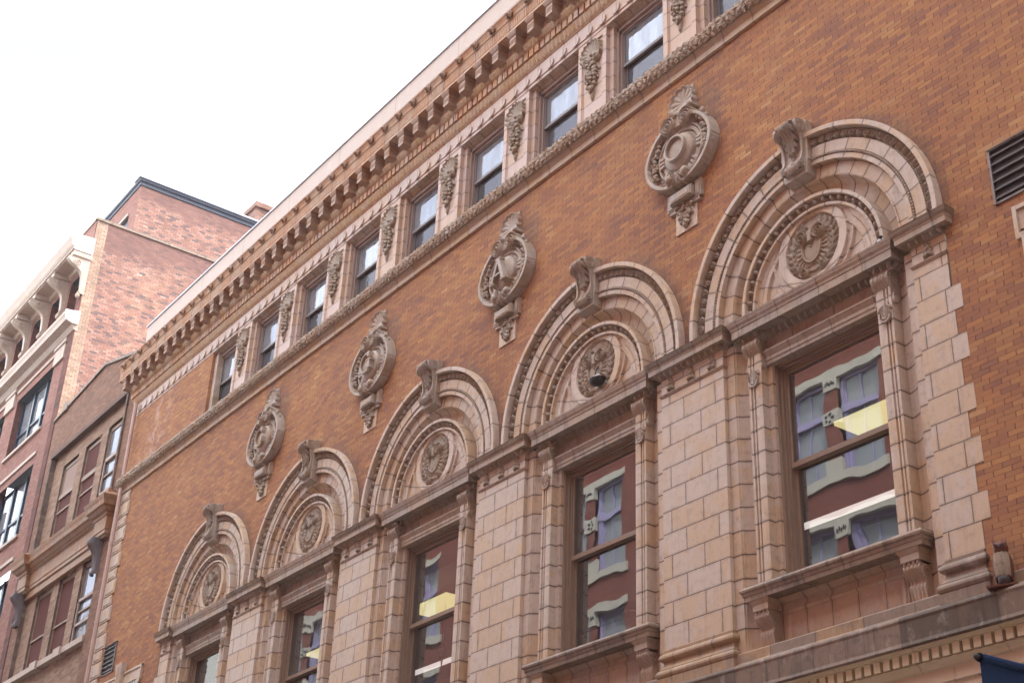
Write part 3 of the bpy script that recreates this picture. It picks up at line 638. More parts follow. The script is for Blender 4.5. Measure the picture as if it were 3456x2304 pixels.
# --- sill, apron panel and sill consoles
mb = MB()
mb.sweep([(-1.40, .4), (-1.40, -.075), (1.40, -.075), (1.40, .4)], [(-.04, 7.47), (.0, 7.445), (.012, 7.42), (.006, 7.395), (-.012, 7.385), (-.018, 7.35), (-.03, 7.335), (-.035, 7.285), (-.05, 7.285)], cap=False)
mb.quad((-1.36, -.04, 7.468), (1.36, -.04, 7.468), (1.36, .45, 7.50), (-1.36, .45, 7.50))
mb.quad((-1.36, -.03, 7.286), (1.36, -.03, 7.286), (1.36, .3, 7.300), (-1.36, .3, 7.300))
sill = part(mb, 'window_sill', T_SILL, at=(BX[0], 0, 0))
mb = MB()
mb.xprof(-1.02, 1.02, [(.16, 7.30), (.16, 7.285), (.175, 7.265), (.205, 7.245), (.205, 7.235), (.235, 7.225)], cap=True)
mb.box(-1.48, 1.48, .235, .3, 6.6, 7.24)
mb.xprof(-.93, .93, [(.235, 7.16), (.215, 7.155), (.215, 7.14), (.195, 7.125), (.205, 7.10), (.225, 7.085), (.225, 7.07)], cap=True)
for s in (-1, 1): mb.zprof(6.62, 7.07, [(s*.93, .235), (s*.925, .215), (s*.905, .215), (s*.885, .195), (s*.85, .205), (s*.83, .225), (s*.80, .225)], cap=False)
mb.box(-.80, .80, .222, .24, 6.6, 7.07)
part(mb, 'apron_panel', T_PLN if False else T_SILL, parent=sill).data.materials[0] = terra('terracotta_apron', pink=(0.43, 0.34, 0.285), orange=(0.46, 0.32, 0.215), joint=('x', 0.40, 0.2), streak=0.3, grime=0.35)
SC = terra('terracotta_console', pink=(0.42, 0.325, 0.265), orange=(0.44, 0.305, 0.20), streak=0.3, grime=0.35)
for s in (-1, 1):
    x0, x1 = (1.015, 1.27) if s > 0 else (-1.27, -1.015); mb = MB()
    mb.sweep([(x0, .24), (x0, .0), (x1, .0), (x1, .24)], [(.03, 7.285), (.03, 7.27), (.008, 7.235), (.0, 7.225), (.0, 7.15), (-.03, 7.15)], cap=False)
    for i in range(4): mb.box(x0+.02+i*.06, x0+.055+i*.06, .015, .2, 7.115, 7.15)
    mb.box(x0+.02, x1-.02, .06, .235, 7.1, 7.15)
    S_ = np.linspace(0, 1, 33); z = 7.12-.40*S_; y = .035+.085*S_+.05*np.exp(-((S_-.42)/.12)**2)-.03*np.exp(-((S_-.12)/.12)**2)+.05*(S_ > 10)
    U = np.linspace(0, 1, 25); UU, SS = np.meshgrid(U, S_, indexing='ij'); taper = 1-.12*SS
    g = .014*(np.exp(-((UU-.15)/.05)**2)+np.exp(-((UU-.38)/.05)**2)+np.exp(-((UU-.62)/.05)**2)+np.exp(-((UU-.85)/.05)**2))
    mb.grid((x0+x1)/2+(UU-.5)*(x1-x0-.02)*taper, y[None]+g, z[None]+0*UU, flip=True)
    for k_, x in ((-1, x0+.01), (1, x1-.01)):
        xx = (x0+x1)/2+k_*(x1-x0-.02)/2*(1-.12*S_); A = np.array([np.stack([xx, y, z], 1), np.stack([xx, 0*y+.24, z], 1)]); mb.grid(A[..., 0], A[..., 1], A[..., 2])
        yy, zz = spiral(.12, 7.03, .075, 1.9, 36, PI/2, 1); mb.tube(np.stack([np.full(36, x+k_*.002), yy, zz], 1), .008, 5)
    mb.box(x0+.01, x1-.01, .10, .24, 6.66, 6.72)
    part(mb, 'console', SC, parent=sill)
for x in BX[1:]: copy_tree(sill, Vector((x, 0, 0))-BL)

# --- piers
CAP = [(.0, 10.905), (.02, 10.905), (.02, 10.93), (.012, 10.932), (.05, 10.975), (.13, 10.975), (.13, 11.045), (.137, 11.055), (.14, 11.075), (.155, 11.085), (.165, 11.105), (.172, 11.145), (.178, 11.158), (.0, 11.175)]
NECK = [(.0, 10.625), (.015, 10.635), (.02, 10.65), (.028, 10.655), (.028, 10.668), (.0, 10.675)]
BASE = [(.0, 7.03), (.01, 7.02), (.01, 7.0), (.025, 6.995), (.025, 6.975), (.045, 6.955), (.058, 6.93), (.06, 6.905), (.045, 6.88), (.022, 6.865), (.012, 6.86), (.012, 6.845), (.02, 6.81), (.045, 6.775), (.06, 6.765),
        (.06, 6.75), (.075, 6.74), (.09, 6.715), (.092, 6.69), (.08, 6.66), (.065, 6.65), (.075, 6.645), (.075, 6.40)]
FLORET = None
def floret_mesh():
    mb = MB(); fs = [leafblob(0, .10, s*.07, .02, .03, .03) for s in (-1, 1)]+[leafblob(0, .09, s*.075, .12, .022, .03) for s in (-1, 1)]+[leafblob(0, .04, 0, .24, .03, .035), leafblob(.0, .1, -.03, .22, .02, .03), leafblob(0, .1, .03, .22, .02, .03)]
    mb.relief(-.085, .085, 0, .25, .008, umax(*fs), y0=0)
    for (x, z, r) in ((0, .06, .026), (-.045, .05, .02), (.045, .05, .02), (0, .13, .022), (-.02, .19, .014), (.02, .2, .012)): mb.ball((x, -.03, z), r, 7, 5)
    return mb
def pier(cx, u0, u1, kind, n_flor):
    mb = MB()
    for s in (0, 1): pass
    mb.zprof(6.5, 10.92, [(u0, .08), (u0, 0), (u1, 0), (u1, .08)], cap=False)
    if kind:                               # end piers are toothed into the brickwork
        for i in range(11):
            z0 = 10.175-.3165*i-.3165; s = 1 if kind > 0 else -1; e = u1 if s > 0 else u0
            wv = .14 if i % 2 == 0 else .02
            a, b = sorted((e-s*.01, e+s*wv)); 
            if z0 > 7.0: mb.box(a, b, -.004, .05, z0, z0+.3165)
    p = part(mb, 'pier', T_ASH, at=(cx, 0, 0))
    path = [(u0, .08), (u0, 0), (u1, 0), (u1, .08)]
    cm = MB(); cm.sweep(path, CAP, cap=False); cm.sweep(path, NECK, cap=False); cm.sweep([(u0, .10), (u0, 0), (u1, 0), (u1, .10)], CAP[-5:], cap=False)
    c = part(cm, 'pier_cornice', T_COR, parent=p)
    cm = MB(); nn = max(3, round((u1-u0+.06)/.115)); cm.band((u0-.03, -.03), (u1+.03, -.03), 10.915, 10.985, -.02, .045, nn, eggs(.04), 12, 7)
    cm.band((u1+.03, -.03), (u1+.03, .09), 10.915, 10.985, -.02, .045, 1, eggs(.04), 12, 7)
    part(cm, 'egg_and_dart', T_CART, False, parent=p)
    for i in range(n_flor):
        fm = floret_mesh(); uu = u0+(u1-u0)*(i+.5)/n_flor if n_flor > 1 else (u0+u1)/2
        part(fm, 'floret', T_ORN, True, at=(uu, 0, 10.668), parent=p)
    bm = MB(); bm.sweep([(u0, .12), (u0, 0), (u1, 0), (u1, .12)], BASE, cap=False); part(bm, 'pier_base', T_BASE, parent=p)
    return p
pr0 = pier(BX[0]-2.25, -.625, .625, 0, 3)
for k in (1, 2, 3): copy_tree(pr0, Vector((BX[k]-2.25, 0, 0))-BL)
pier(BX[0]+1.86, -.245, .245, 1, 1); pier(BX[4]-1.86, -.245, .245, -1, 1)

# --- cartouches
def cartouche(letter):
    mb = MB(); F = []
    cz, A_, Bz = 14.50, .735, .63
    def oval(X, Z):
        t = (Z-cz)/Bz; wv = A_*(1-.10*np.clip(t, 0, 1)); return np.hypot(X/wv, t)
    def frame(X, Z):
        d = oval(X, Z); H = np.where(d < 1.0, .055, 0)
        H = np.where((d > .905) & (d < 1.0), .185+.0*X, H)                       # projecting rim
        rib = .5+.5*np.cos(np.arctan2(Z-cz, X)*34)
        H = np.where((d > .81) & (d <= .905), .125-.045*rib-.5*(.905-d), H)
        H = np.where((d <= .82) & (d > .60), .05+.012*rib*(Z < cz-.15), H)
        notch = (np.abs(X) < .30) & (Z > cz+.42); H = np.where(notch & (d > .7) & (d < 1.0), .16, H)
        return H
    F.append(frame)
    def boss(X, Z):
        dx, dz = X, Z-14.49; d = np.hypot(dx/.47, dz/.46); a = np.arctan2(dz, dx); H = np.where(d < 1, .055, 0)
        H = np.where((d > .80) & (d < .95) & (dz > -.02), .105, H); H = np.where((d >= .97) & (d < 1.05), .12, H)
        H = np.where((d > .74) & (d < .90) & (dz < -.05), .095, H)
        for a0 in (0.0, PI, -PI*.28, -PI*.72):
            da = np.abs(np.mod(a-a0+PI, 2*PI)-PI); H = np.where((da < .24) & (d > .6) & (d < .97), .125-.03*((da > .06) & (da < .11)), H)
        H = np.where((d > .66) & (d < .76), .085, H); q = d/.68
        return np.where(q < 1, .125+.085*np.sqrt(np.clip(1-q*q, 0, 1)), H)
    F.append(boss)
    for s in (-1, 1):
        def vol(X, Z, s=s):
            dx, dz = X-s*.19, Z-15.035; r = np.hypot(dx, dz); a = np.arctan2(dz, dx*s); ph = np.mod(a/(2*PI)+r/.052, 1)
            return np.where(r < .155, .185+.030*np.cos(2*PI*ph)+.03*(r < .03), 0)
        F.append(vol)
        F.append(lambda X, Z, s=s: np.where(np.hypot(X-s*.17, Z-14.035) < .07, .20+.05*np.sqrt(np.clip(1-(np.hypot(X-s*.17, Z-14.035)/.07)**2, 0, 1)), 0))
        F.append(leafblob(s*.02, 14.12, s*.25, 13.90, .07, .235))
    for i in range(7):
        a = math.radians(200+i*23.3); F.append(leafblob(0, 14.10, .30*math.cos(a), 14.10+.30*math.sin(a), .045, .245))
    F.append(rayshell(0, 15.45, .28, 6, .045, .03))
    F.append(lambda X, Z: np.where((np.abs(X) < .235) & (Z > 15.15) & (Z < 15.70), .03, 0))
    for s in (-1, 1):
        F.append(leafblob(s*.02, 15.17, s*.30, 15.30, .06, .15)); F.append(leafblob(s*.0, 15.20, s*.16, 15.02, .05, .22))
        F.append(leafblob(s*.18, 15.35, s*.30, 15.22, .045, .13))
    F.append(lambda X, Z: np.where((np.abs(X) < .10) & (Z > 15.0) & (Z < 15.26), .15, 0))
    mb.relief(-.76, .76, 13.78, 15.80, .0094, umax(*F), y0=0)
    # carved drops of fruit inside the rim
    c = mb.build('cartouche', T_CART, None, True)
    for s in (-1, 1):
        fb = MB(); fruit(fb, [(s*.44, 14.96, 14, .045, .035), (s*.515, 14.84, 16, .04, .04), (s*.55, 14.70, 16, .035, .04), (s*.565, 14.56, 14, .03, .04), (s*.56, 14.43, 12, .03, .035), (s*.545, 14.33, 8, .02, .03)], -.10, (.018, .042), 5+s)
        fb.build('fruit_garland', T_ORN, c, True)
    # tablet with side blocks, and the hanging drop on its plate
    t = MB(); t.box(-.235, .235, -.135, .02, 13.62, 13.79); t.box(-.215, .215, -.15, -.13, 13.635, 13.775); t.box(-.185, .185, -.157, -.145, 13.66, 13.75)
    for s in (-1, 1): a, b = sorted((s*.235, s*.365)); t.box(a, b, -.06, .02, 13.58, 13.87); a, b = sorted((s*.26, s*.335)); t.box(a, b, -.075, -.055, 13.61, 13.84)
    t.box(-.32, .32, -.05, .02, 13.52, 13.60)
    t.build('tablet', T_CART, c)
    t = MB(); t.box(-.228, .228, -.02, .02, 13.14, 13.60); t.build('drop_plate', T_PLN, c); t = MB(); t.box(-.235, .235, -.018, .02, 15.2, 15.70); t.build('crest_plate', T_ORN, c)
    t = MB(); q = random.Random(11)
    for i in range(70):
        zz = 13.60-.40*(i/70)**.9; wv = .165*(1-((13.60-zz)/.46)**1.6)+.015; t.ball((q.uniform(-wv, wv), -.035-q.random()*.03, zz), q.uniform(.018, .038), 7, 5)
    for a in range(8): t.relief(-.2, .2, 13.2, 13.62, .012, leafblob(q.uniform(-.08, .08), q.uniform(13.4, 13.55), q.uniform(-.18, .18), q.uniform(13.25, 13.5), .03, .05), y0=-.01)
    t.build('fruit_drop', T_ORN, c, True)
    # raised letter on the boss
    L = MB(); z0 = 14.51; r0, r1 = .18, .222
    if letter == 'A':
        def bar(xa, za, xb, zb, wd, y=-.285):
            d = np.array([xb-xa, zb-za]); d /= np.linalg.norm(d); n_ = np.array([-d[1], d[0]])*wd/2
            pts = [(xa+n_[0], za+n_[1]), (xb+n_[0], zb+n_[1]), (xb-n_[0], zb-n_[1]), (xa-n_[0], za-n_[1])]
            L.add([(x, y, z) for x, z in pts]+[(x, -.12, z) for x, z in pts], [(0, 1, 2, 3), (0, 1, 5, 4), (1, 2, 6, 5), (2, 3, 7, 6), (3, 0, 4, 7)])
        bar(-.17, 14.26, .0, 14.72, .045); bar(.17, 14.26, .0, 14.72, .075, -.29); bar(-.10, 14.41, .10, 14.41, .035, -.28)
        bar(-.23, 14.26, -.11, 14.26, .03); bar(.09, 14.26, .25, 14.26, .03); bar(-.10, 14.72, .06, 14.72, .03, -.28)
    else:
        gap = {'O': (0.0, 2*PI), 'C': (.75, 2*PI-.45), 'G': (.85, 2*PI-.30)}[letter]
        prof = [(r1, -.12), (r1, -.245), (r1-.01, -.252), (r0+.01, -.252), (r0, -.245), (r0, -.12)]
        if letter == 'O': L.ring(z0, prof, 0, 2*PI, 48)
        else:
            L.ring(z0, prof, gap[0], gap[1], 40)
            if letter == 'G': L.box(.13, .215, -.285, -.12, z0-.17, z0+.0); L.box(.08, .25, -.29, -.12, z0-.01, z0+.022)
            else: L.box(.13, .20, -.285, -.12, z0-.15, z0-.03)
            L.box(.10, .17, -.28, -.12, z0+.09, z0+.20)
    L.build('letter', T_CART, c)
    return c
for i, ch in enumerate('OAGC'):
    c = cartouche(ch); c.parent = B; c.location = Vector((BX[i]-2.25, 0, 0))-BL
    c['label'] = {'O': 'cartouche with a raised letter O, nearest the camera', 'A': 'cartouche with a raised letter A', 'G': 'cartouche with a raised letter G', 'C': 'cartouche with a raised letter C, farthest from the camera'}[ch]

# --- string course of laurel leaves
X0, X1 = -27.75, 6.0
mb = MB(); mb.sweep([(X0, .4), (X0, 0), (X1, 0)], [(.0, 15.985), (.05, 15.99), (.052, 16.095), (.062, 16.11), (.066, 16.13), (.085, 16.155), (.11, 16.18), (.115, 16.20), (.09, 16.21)], cap=False)
belt = part(mb, 'string_course', T_BELT)
def laurel(p, t): return 0*p
mb = MB(); n = 250; U, T = np.meshgrid(np.linspace(0, n, n*7+1), np.linspace(0, 1, 33), indexing='ij')
ang = -.98+T*2.75                                    # round the torus
H = np.zeros_like(U)
for r in range(5):
    tt = T*5-r; ph = np.mod(U*1.0+.5*(r % 2)+.2*np.sin(U*1.7+r*2.1), 1)
    lf = np.where((tt > -.35) & (tt < 1), (.024*(1-np.clip((tt+.35)/1.35, 0, 1))+.012)*np.clip(1-(np.abs(ph-.5)/(.47*np.sqrt(np.clip((tt+.36)/.6, 0, 1))+.01))**3, 0, 1), 0)
    H = np.maximum(H, lf)
H = H*(.75+.5*np.interp(U, np.arange(0, n+2, .5), rng.random(2*n+4)))+.014*rng.random(H.shape)
R_ = .105+H*1.1; cy_, cz_ = -.07, 16.30
mb.grid(X0+.0+U*(X1-X0)/n, cy_-R_*np.cos(ang), cz_+R_*np.sin(ang)*1.25)
mb.quad((X0, -.02, 16.40), (X1, -.02, 16.40), (X1, .5, 16.43), (X0, .5, 16.43))
mb.ball((X0, cy_, cz_), (.05, .13, .13), 10, 8)
part(mb, 'laurel_moulding', T_LEAF, False)

# --- upper storey: pilasters with shells, windows
Q = 2.2315; SX = [-7.60-Q*i for i in range(-3, 7)]
mb = MB()
mb.zprof(16.38, 18.31, [(-.258, .24), (-.258, .085), (-.384, .085), (-.384, 0.0), (-.284, 0), (-.276, .018), (-.262, .018), (-.256, .03), (.256, .03), (.262, .018), (.276, .018), (.284, 0), (.384, 0), (.384, .085), (.484, .085), (.484, .24)][2:14], cap=False)
mb.zprof(16.38, 18.31, [(.384, .085), (.484, .085), (.484, .24)], cap=False); mb.zprof(16.38, 18.31, [(-.384, .085), (-.484, .085), (-.484, .24)], cap=False)
mb.box(-.284, .284, .0, .03, 18.20, 18.31)
pil = part(mb, 'pilaster', T_UP, at=(SX[0], 0, 0))
mb = MB(); F = [rayshell(0, 17.93, .29, 8, .045, .03)]
for s in (-1, 1):
    def vv(X, Z, s=s):
        dx, dz = X-s*.13, Z-17.80; r = np.hypot(dx, dz); ph = np.mod(np.arctan2(dz, dx*s)/(2*PI)+r/.035, 1); return np.where(r < .085, .07+.02*np.cos(2*PI*ph), 0)
    F.append(vv); F.append(leafblob(s*.04, 17.75, s*.21, 17.50, .045, .05)); F.append(leafblob(s*.02, 17.55, s*.16, 17.34, .045, .05))
F += [leafblob(0, 17.80, 0, 17.45, .07, .06), leafblob(0, 17.20, 0, 16.94, .055, .045), leafblob(0, 17.4, 0, 17.1, .08, .05)]
mb.relief(-.31, .31, 16.92, 18.25, .0115, umax(*F), y0=.03)
q = random.Random(2)
for i in range(46):
    zz = 17.72-.62*i/46; wv = .13*(1-abs(17.5-zz)/.62)+.02; mb.ball((q.uniform(-wv, wv), -.01-q.random()*.04, zz), q.uniform(.018, .045), 7, 5)
mb.ball((.0, -.03, 17.9), .035, 8, 5)
part(mb, 'shell_and_fruit', T_ORN, True, parent=pil)
for x in SX[1:]: copy_tree(pil, Vector((x, 0, 0))-BL)
def upwin(cx):
    mb = MB(); hw = Q/2-.484
    for s in (-1, 1):
        a, b = sorted((s*hw, s*(hw-.05))); mb.box(a, b, .205, .4, 16.4, 18.24); a, b = sorted((s*(hw-.05), s*(hw-.085))); mb.box(a, b, .255, .4, 16.4, 18.2)
    mb.box(-hw, hw, .205, .4, 18.17, 18.24); mb.box(-hw+.05, hw-.05, .255, .4, 18.12, 18.17); mb.box(-hw, hw, .2, .42, 16.4, 16.48)
    fr = part(mb, 'upper_window', WOODU, at=(cx, -.05, 0)); g = hw-.085
    mb = MB(); mr = 17.44
    for s in (-1, 1): a, b = sorted((s*g, s*(g-.03))); mb.box(a, b, .285, .325, mr, 18.12)
    mb.box(-g, g, .285, .325, 18.09, 18.12); mb.box(-g, g, .28, .33, mr-.045, mr+.01)
    part(mb, 'upper_sash', SASHG, parent=fr)
    mb = MB()
    for s in (-1, 1): a, b = sorted((s*g, s*(g-.06))); mb.box(a, b, .335, .37, 16.48, mr)
    mb.box(-g, g, .335, .37, 16.48, 16.56); part(mb, 'lower_sash', SCREEN, parent=fr)
    mb = MB(); mb.quad((-g, .305, mr), (g, .305, mr), (g, .305, 18.1), (-g, .305, 18.1)); part(mb, 'pane', GLASSU, parent=fr)
    mb = MB(); mb.quad((-g, .35, 16.5), (g, .35, 16.5), (g, .35, mr), (-g, .35, mr)); part(mb, 'pane', GLASSL, parent=fr)
    return fr
uw = upwin(-7.60+Q*2.5)
for i in range(1, 10): copy_tree(uw, Vector((-7.60+Q*(2.5-i), -.05, 0))-BL)
# stepped window-head soffits
T_SOF = terra('terracotta_soffit', joint=('x', 0.37, 0.0), olive=0.45, streak=0.1)
for i in range(-3, 7):
    c = -7.60-Q*i+Q/2-Q; a, b = c-(Q/2-.38), c+(Q/2-.38); mb = MB()
    if i == 6: a = -22.76; mb.box(-22.76, -22.6, .085, .24, 16.4, 18.3)
    mb.quad((a, 0, 18.31), (b, 0, 18.31), (b, .1, 18.30), (a, .1, 18.30)); mb.quad((a, .1, 18.30), (b, .1, 18.30), (b, .1, 18.27), (a, .1, 18.27)); mb.quad((a, .1, 18.27), (b, .1, 18.27), (b, .25, 18.235), (a, .25, 18.235))
    part(mb, 'window_head', T_SOF)

# --- frieze with discs and the top cornice
XL = -27.72
def wrap(prof): return prof
mb = MB(); path = [(XL, 3.0), (XL, 0), (4.0, 0)]
mb.sweep(path, [(.0, 18.305), (.012, 18.31), (.012, 18.375), (.03, 18.38), (.03, 18.68)], cap=False)
n = int((4.0-XL-.3)/.372)
for i in range(n):
    x = XL+.35+.372*i; th = np.linspace(0, 2*PI, 21)
    for (r, y0, y1) in ((.105, -.03, -.058), ):
        X, Y = np.meshgrid(th, [0, 1], indexing='ij'); mb.grid(x+r*np.cos(X), y0+(y1-y0)*Y, 18.475+r*np.sin(X)); mb.add([(x+r*math.cos(a), y1, 18.475+r*math.sin(a)) for a in th[:-1]], [tuple(range(20))])
part(mb, 'disc_frieze', T_FRZ)
mb = MB()
mb.sweep(path, [(.03, 18.665), (.05, 18.675), (.055, 18.69), (.07, 18.70), (.12, 18.82), (.13, 18.825), (.13, 18.85), (.115, 18.855), (.115, 18.86)], cap=False)
mb.sweep(path, [(.10, 18.86), (.10, 19.03), (.17, 19.04), (.175, 19.055), (.185, 19.06), (.235, 19.16), (.24, 19.175), (.20, 19.18), (.20, 19.43), (.30, 19.44), (.465, 19.44), (.475, 19.43), (.475, 19.475), (.455, 19.48), (.455, 19.70),
                (.475, 19.705), (.475, 19.73), (.47, 19.745), (.482, 19.76), (.49, 19.78), (.50, 19.81), (.53, 19.86), (.555, 19.885), (.555, 19.905), (.40, 19.95), (.2, 20.0)], cap=False)
L0 = 4.0-XL
nd = int(L0/.166)                                                  # dentil course: blocks with narrow gaps
for i in range(nd): x = XL-.14+.166*i; mb.box(x, x+.122, -.165, -.09, 18.872, 19.03)
for i in range(8): mb.box(XL-.165, XL-.09, .1+.166*i, .1+.166*i+.12, 18.872, 19.03)
nf = int((L0+.4)/.0572)                                            # fluted corona face
for i in range(nf): x = XL-.44+.0572*i; mb.box(x, x+.030, -.482, -.45, 19.49, 19.69)
corn = part(mb, 'top_cornice', T_TOP)
mb = MB()
mb.band((XL, 0), (4, 0), 18.70, 18.825, .07, .125, int(L0/.118), tongues(.02), 8, 4)
mb.band((XL, 0), (4, 0), 19.06, 19.17, .185, .238, int(L0/.10), eggs(.022), 8, 5)
q = 0
for i in range(int((L0+.5)/.05)): mb.ball((XL-.48+.05*i, -.486, 19.745), .017, 5, 4)
part(mb, 'enriched_mouldings', terra('terracotta_egg_course', pink=(0.54, 0.41, 0.29), orange=(0.53, 0.36, 0.20), dark=(0.24, 0.14, 0.09), grime=0.3), False, parent=corn)
# modillion
def modill():
    mb = MB(); a, b = -.09, .09
    mb.sweep([(a, -.20), (a, -.42), (b, -.42), (b, -.20)], [(.0, 19.11), (.004, 19.11), (.004, 19.24), (.014, 19.255), (.014, 19.27), (.004, 19.275), (.004, 19.34), (.02, 19.35), (.024, 19.36), (.04, 19.39), (.045, 19.41), (.05, 19.44)], cap=False)
    mb.quad((a, -.20, 19.11), (b, -.20, 19.11), (b, -.42, 19.11), (a, -.42, 19.11))
    for i in range(7): mb.ball((a+.012+i*.026, -.428, 19.20), .010, 5, 4)
    for i in range(8): mb.ball((b+.008, -.225-.026*i, 19.20), .010, 5, 4)
    return mb
def rosette():
    mb = MB(); mb.ball((0, 0, 0), (.03, .03, .03), 8, 6)
    for i in range(6):
        a = i*PI/3; mb.ball((.045*math.cos(a), .01, .045*math.sin(a)), (.03, .022, .03), 7, 5)
    mb.ring(0, [(.088, .035), (.088, .0), (.07, -.005), (.065, .02)], 0, 2*PI, 14)
    return mb
def lion():
    mb = MB(); mb.ball((0, -.02, .0), (.062, .06, .068), 10, 8); mb.ball((0, -.075, -.02), (.032, .035, .028), 8, 6); mb.ball((0, -.07, -.055), (.026, .025, .016), 7, 5)
    for s in (-1, 1): mb.ball((s*.024, -.068, .018), .012, 6, 4); mb.ball((s*.05, -.03, .055), .018, 6, 4); mb.ball((s*.03, -.085, -.028), .014, 6, 4)
    for i in range(11):
        a = -1.0+i*(PI+2.0)/10; mb.ball((.076*math.cos(a), -.005, .076*math.sin(a)), (.026, .03, .026), 6, 5)
    return mb
MP = Q/4; xm0 = XL-.14
pm = modill(); mo = part(pm, 'modillion', T_MOD, at=(xm0, 0, 0), parent=corn)
ro = part(rosette(), 'rosette', T_ORN, True, at=(xm0+MP*.5, -.22, 19.33), parent=corn)
li = part(lion(), 'lion_mask', T_MOD, True, at=(xm0, -.53, 19.815), parent=corn); li.scale = (.95, .95, .95)
nm = int((-3.5-xm0)/MP)
for i in range(1, nm):
    for ob, off in ((mo, (0, 0, 0)), (ro, (MP*.5, -.22, 19.33)), (li, (0, -.53, 19.815))):
        cc = ob.copy(); COL.objects.link(cc); cc.parent = corn; cc.location = (xm0+MP*i+off[0], off[1], off[2])
# parapet above the cornice
mb = MB(); mb.box(-27.2, 4, -.27, .05, 20.0, 20.86); pp = part(mb, 'parapet', T_CAP)
mb = MB(); mb.box(-27.25, 4, -.30, .08, 20.86, 20.905); part(mb, 'parapet_coping', TAR, parent=pp).data.materials[0] = paint('pale_blue_metal_coping', (0.42, 0.46, 0.55), 0.4, 0.2)
mb = MB(); mb.box(-27.5, 4, -.285, -.272, 20.0, 20.345); part(mb, 'parapet_base_strip', TAR, parent=pp)  # dark strip along the foot of the parapet
mb = MB(); mb.box(-27.7, 12, -.1, 12, 20.0, 20.06); part(mb, 'roof', TAR)

# --- vents in the brick
def vent(x0, x1, z0, z1):
    mb = MB(); fw = .028
    mb.box(x0, x1, -.035, .02, z1-fw, z1); mb.box(x0, x1, -.02, .02, z0, z0+fw); mb.box(x0, x0+fw, -.035, .02, z0, z1); mb.box(x1-fw, x1, -.035, .02, z0, z1)
    mb.box(x0+.01, x1-.01, -.045, -.03, z1-.012, z1-.004)
    v = part(mb, 'vent_grille', RUSTY)
    mb = MB(); mb.box(x0+fw, x1-fw, -.004, .01, z0+fw, z1-fw); part(mb, 'backing', GRILLE, parent=v)
    mb = MB(); n = 6
    for i in range(n):
        z = z0+fw+(z1-z0-2*fw)*(i+.55)/n; mb.add([(x0+fw, -.03, z-.035), (x1-fw, -.03, z-.035), (x1-fw, -.008, z+.01), (x0+fw, -.008, z+.01)], [(0, 1, 2, 3)]); mb.box(x0+fw, x1-fw, -.033, -.028, z-.037, z-.02)
    part(mb, 'louvre_blades', BLADE, parent=v)
vent(-.20, .95, 10.90, 11.645); vent(-26.80, -26.04, 10.90, 11.655)

# --- small crossetted windows at both ends
def endwin(cx, hw, zt):
    mb = MB(); path = [(cx-hw, .0), (cx-hw, .0)]
    def fr(x0, x1, z0, z1):
        mb.box(x0, x1, -.05, .02, z0, z1)
    ear = .11
    fr(cx-hw-ear*0, cx+hw, zt-.05, zt); 
    for s in (-1, 1):
        a, b = sorted((cx+s*hw, cx+s*(hw-.05))); mb.box(a, b, -.06, .02, zt-.40, zt); 
        a, b = sorted((cx+s*(hw-.07), cx+s*(hw-.12))); mb.box(a, b, -.06, .02, zt-2.2, zt-.36)
        a, b = sorted((cx+s*(hw), cx+s*(hw-.12))); mb.box(a, b, -.058, .02, zt-.42, zt-.36)
        a, b = sorted((cx+s*(hw-.12), cx+s*(hw-.30))); mb.box(a, b, -.02, .02, zt-2.2, zt-.05)
    mb.box(cx-hw+.05, cx+hw-.05, -.025, .02, zt-.30, zt-.05)
    s_ = part(mb, 'end_window', T_PLN)
    mb = MB(); mb.add([(cx-.20, -.14, zt+.22), (cx+.20, -.14, zt+.22), (cx+.13, -.10, zt-.30), (cx-.13, -.10, zt-.30), (cx-.20, .02, zt+.22), (cx+.20, .02, zt+.22), (cx+.13, .02, zt-.30), (cx-.13, .02, zt-.30)],
                      [(0, 1, 2, 3), (0, 1, 5, 4), (1, 2, 6, 5), (2, 3, 7, 6), (3, 0, 4, 7)])
    for k in (-.12, 0, .12): mb.add([(cx+k-.03, -.15, zt+.2), (cx+k+.03, -.15, zt+.2), (cx+k*.65+.02, -.11, zt-.28), (cx+k*.65-.02, -.11, zt-.28)], [(0, 1, 2, 3)])
    part(mb, 'keystone', T_PLN, parent=s_)
    mb = MB(); mb.quad((cx-hw+.3, -.003, zt-2.2), (cx+hw-.3, -.003, zt-2.2), (cx+hw-.3, -.003, zt-.3), (cx-hw+.3, -.003, zt-.3)); part(mb, 'pane', GLASSD, parent=s_)
endwin(-25.32, 1.25, 10.68); endwin(1.27, 1.25, 10.74)

# --- quoin strip and downpipe at the left end
mb = MB(); z = 15.97; i = 0
while z > 5:
    h = .42 if i % 2 else .30; wv = .66 if i % 2 else .56
    mb.box(-27.55, -27.55+wv, -.03, .02, z-h+.02, z-.02); mb.box(-27.50, -27.55+wv-.05, -.045, -.03, z-h+.07, z-.07)
    z -= h; i += 1
part(mb, 'quoin_strip', T_PLN)
mb = MB()
for (a, b) in ((16.45, 18.62), (3.0, 16.10)): mb.tube([(-27.45, -.13, zz) for zz in np.linspace(a, b, 12)], .055, 10)
for zz in (17.6, 14.5, 12.4, 10.0): mb.tube([(-27.45, -.13, zz), (-27.45, -.13, zz+.02), (-27.45, -.13, zz+.05)], .068, 10)
part(mb, 'downpipe', PIPE, True)

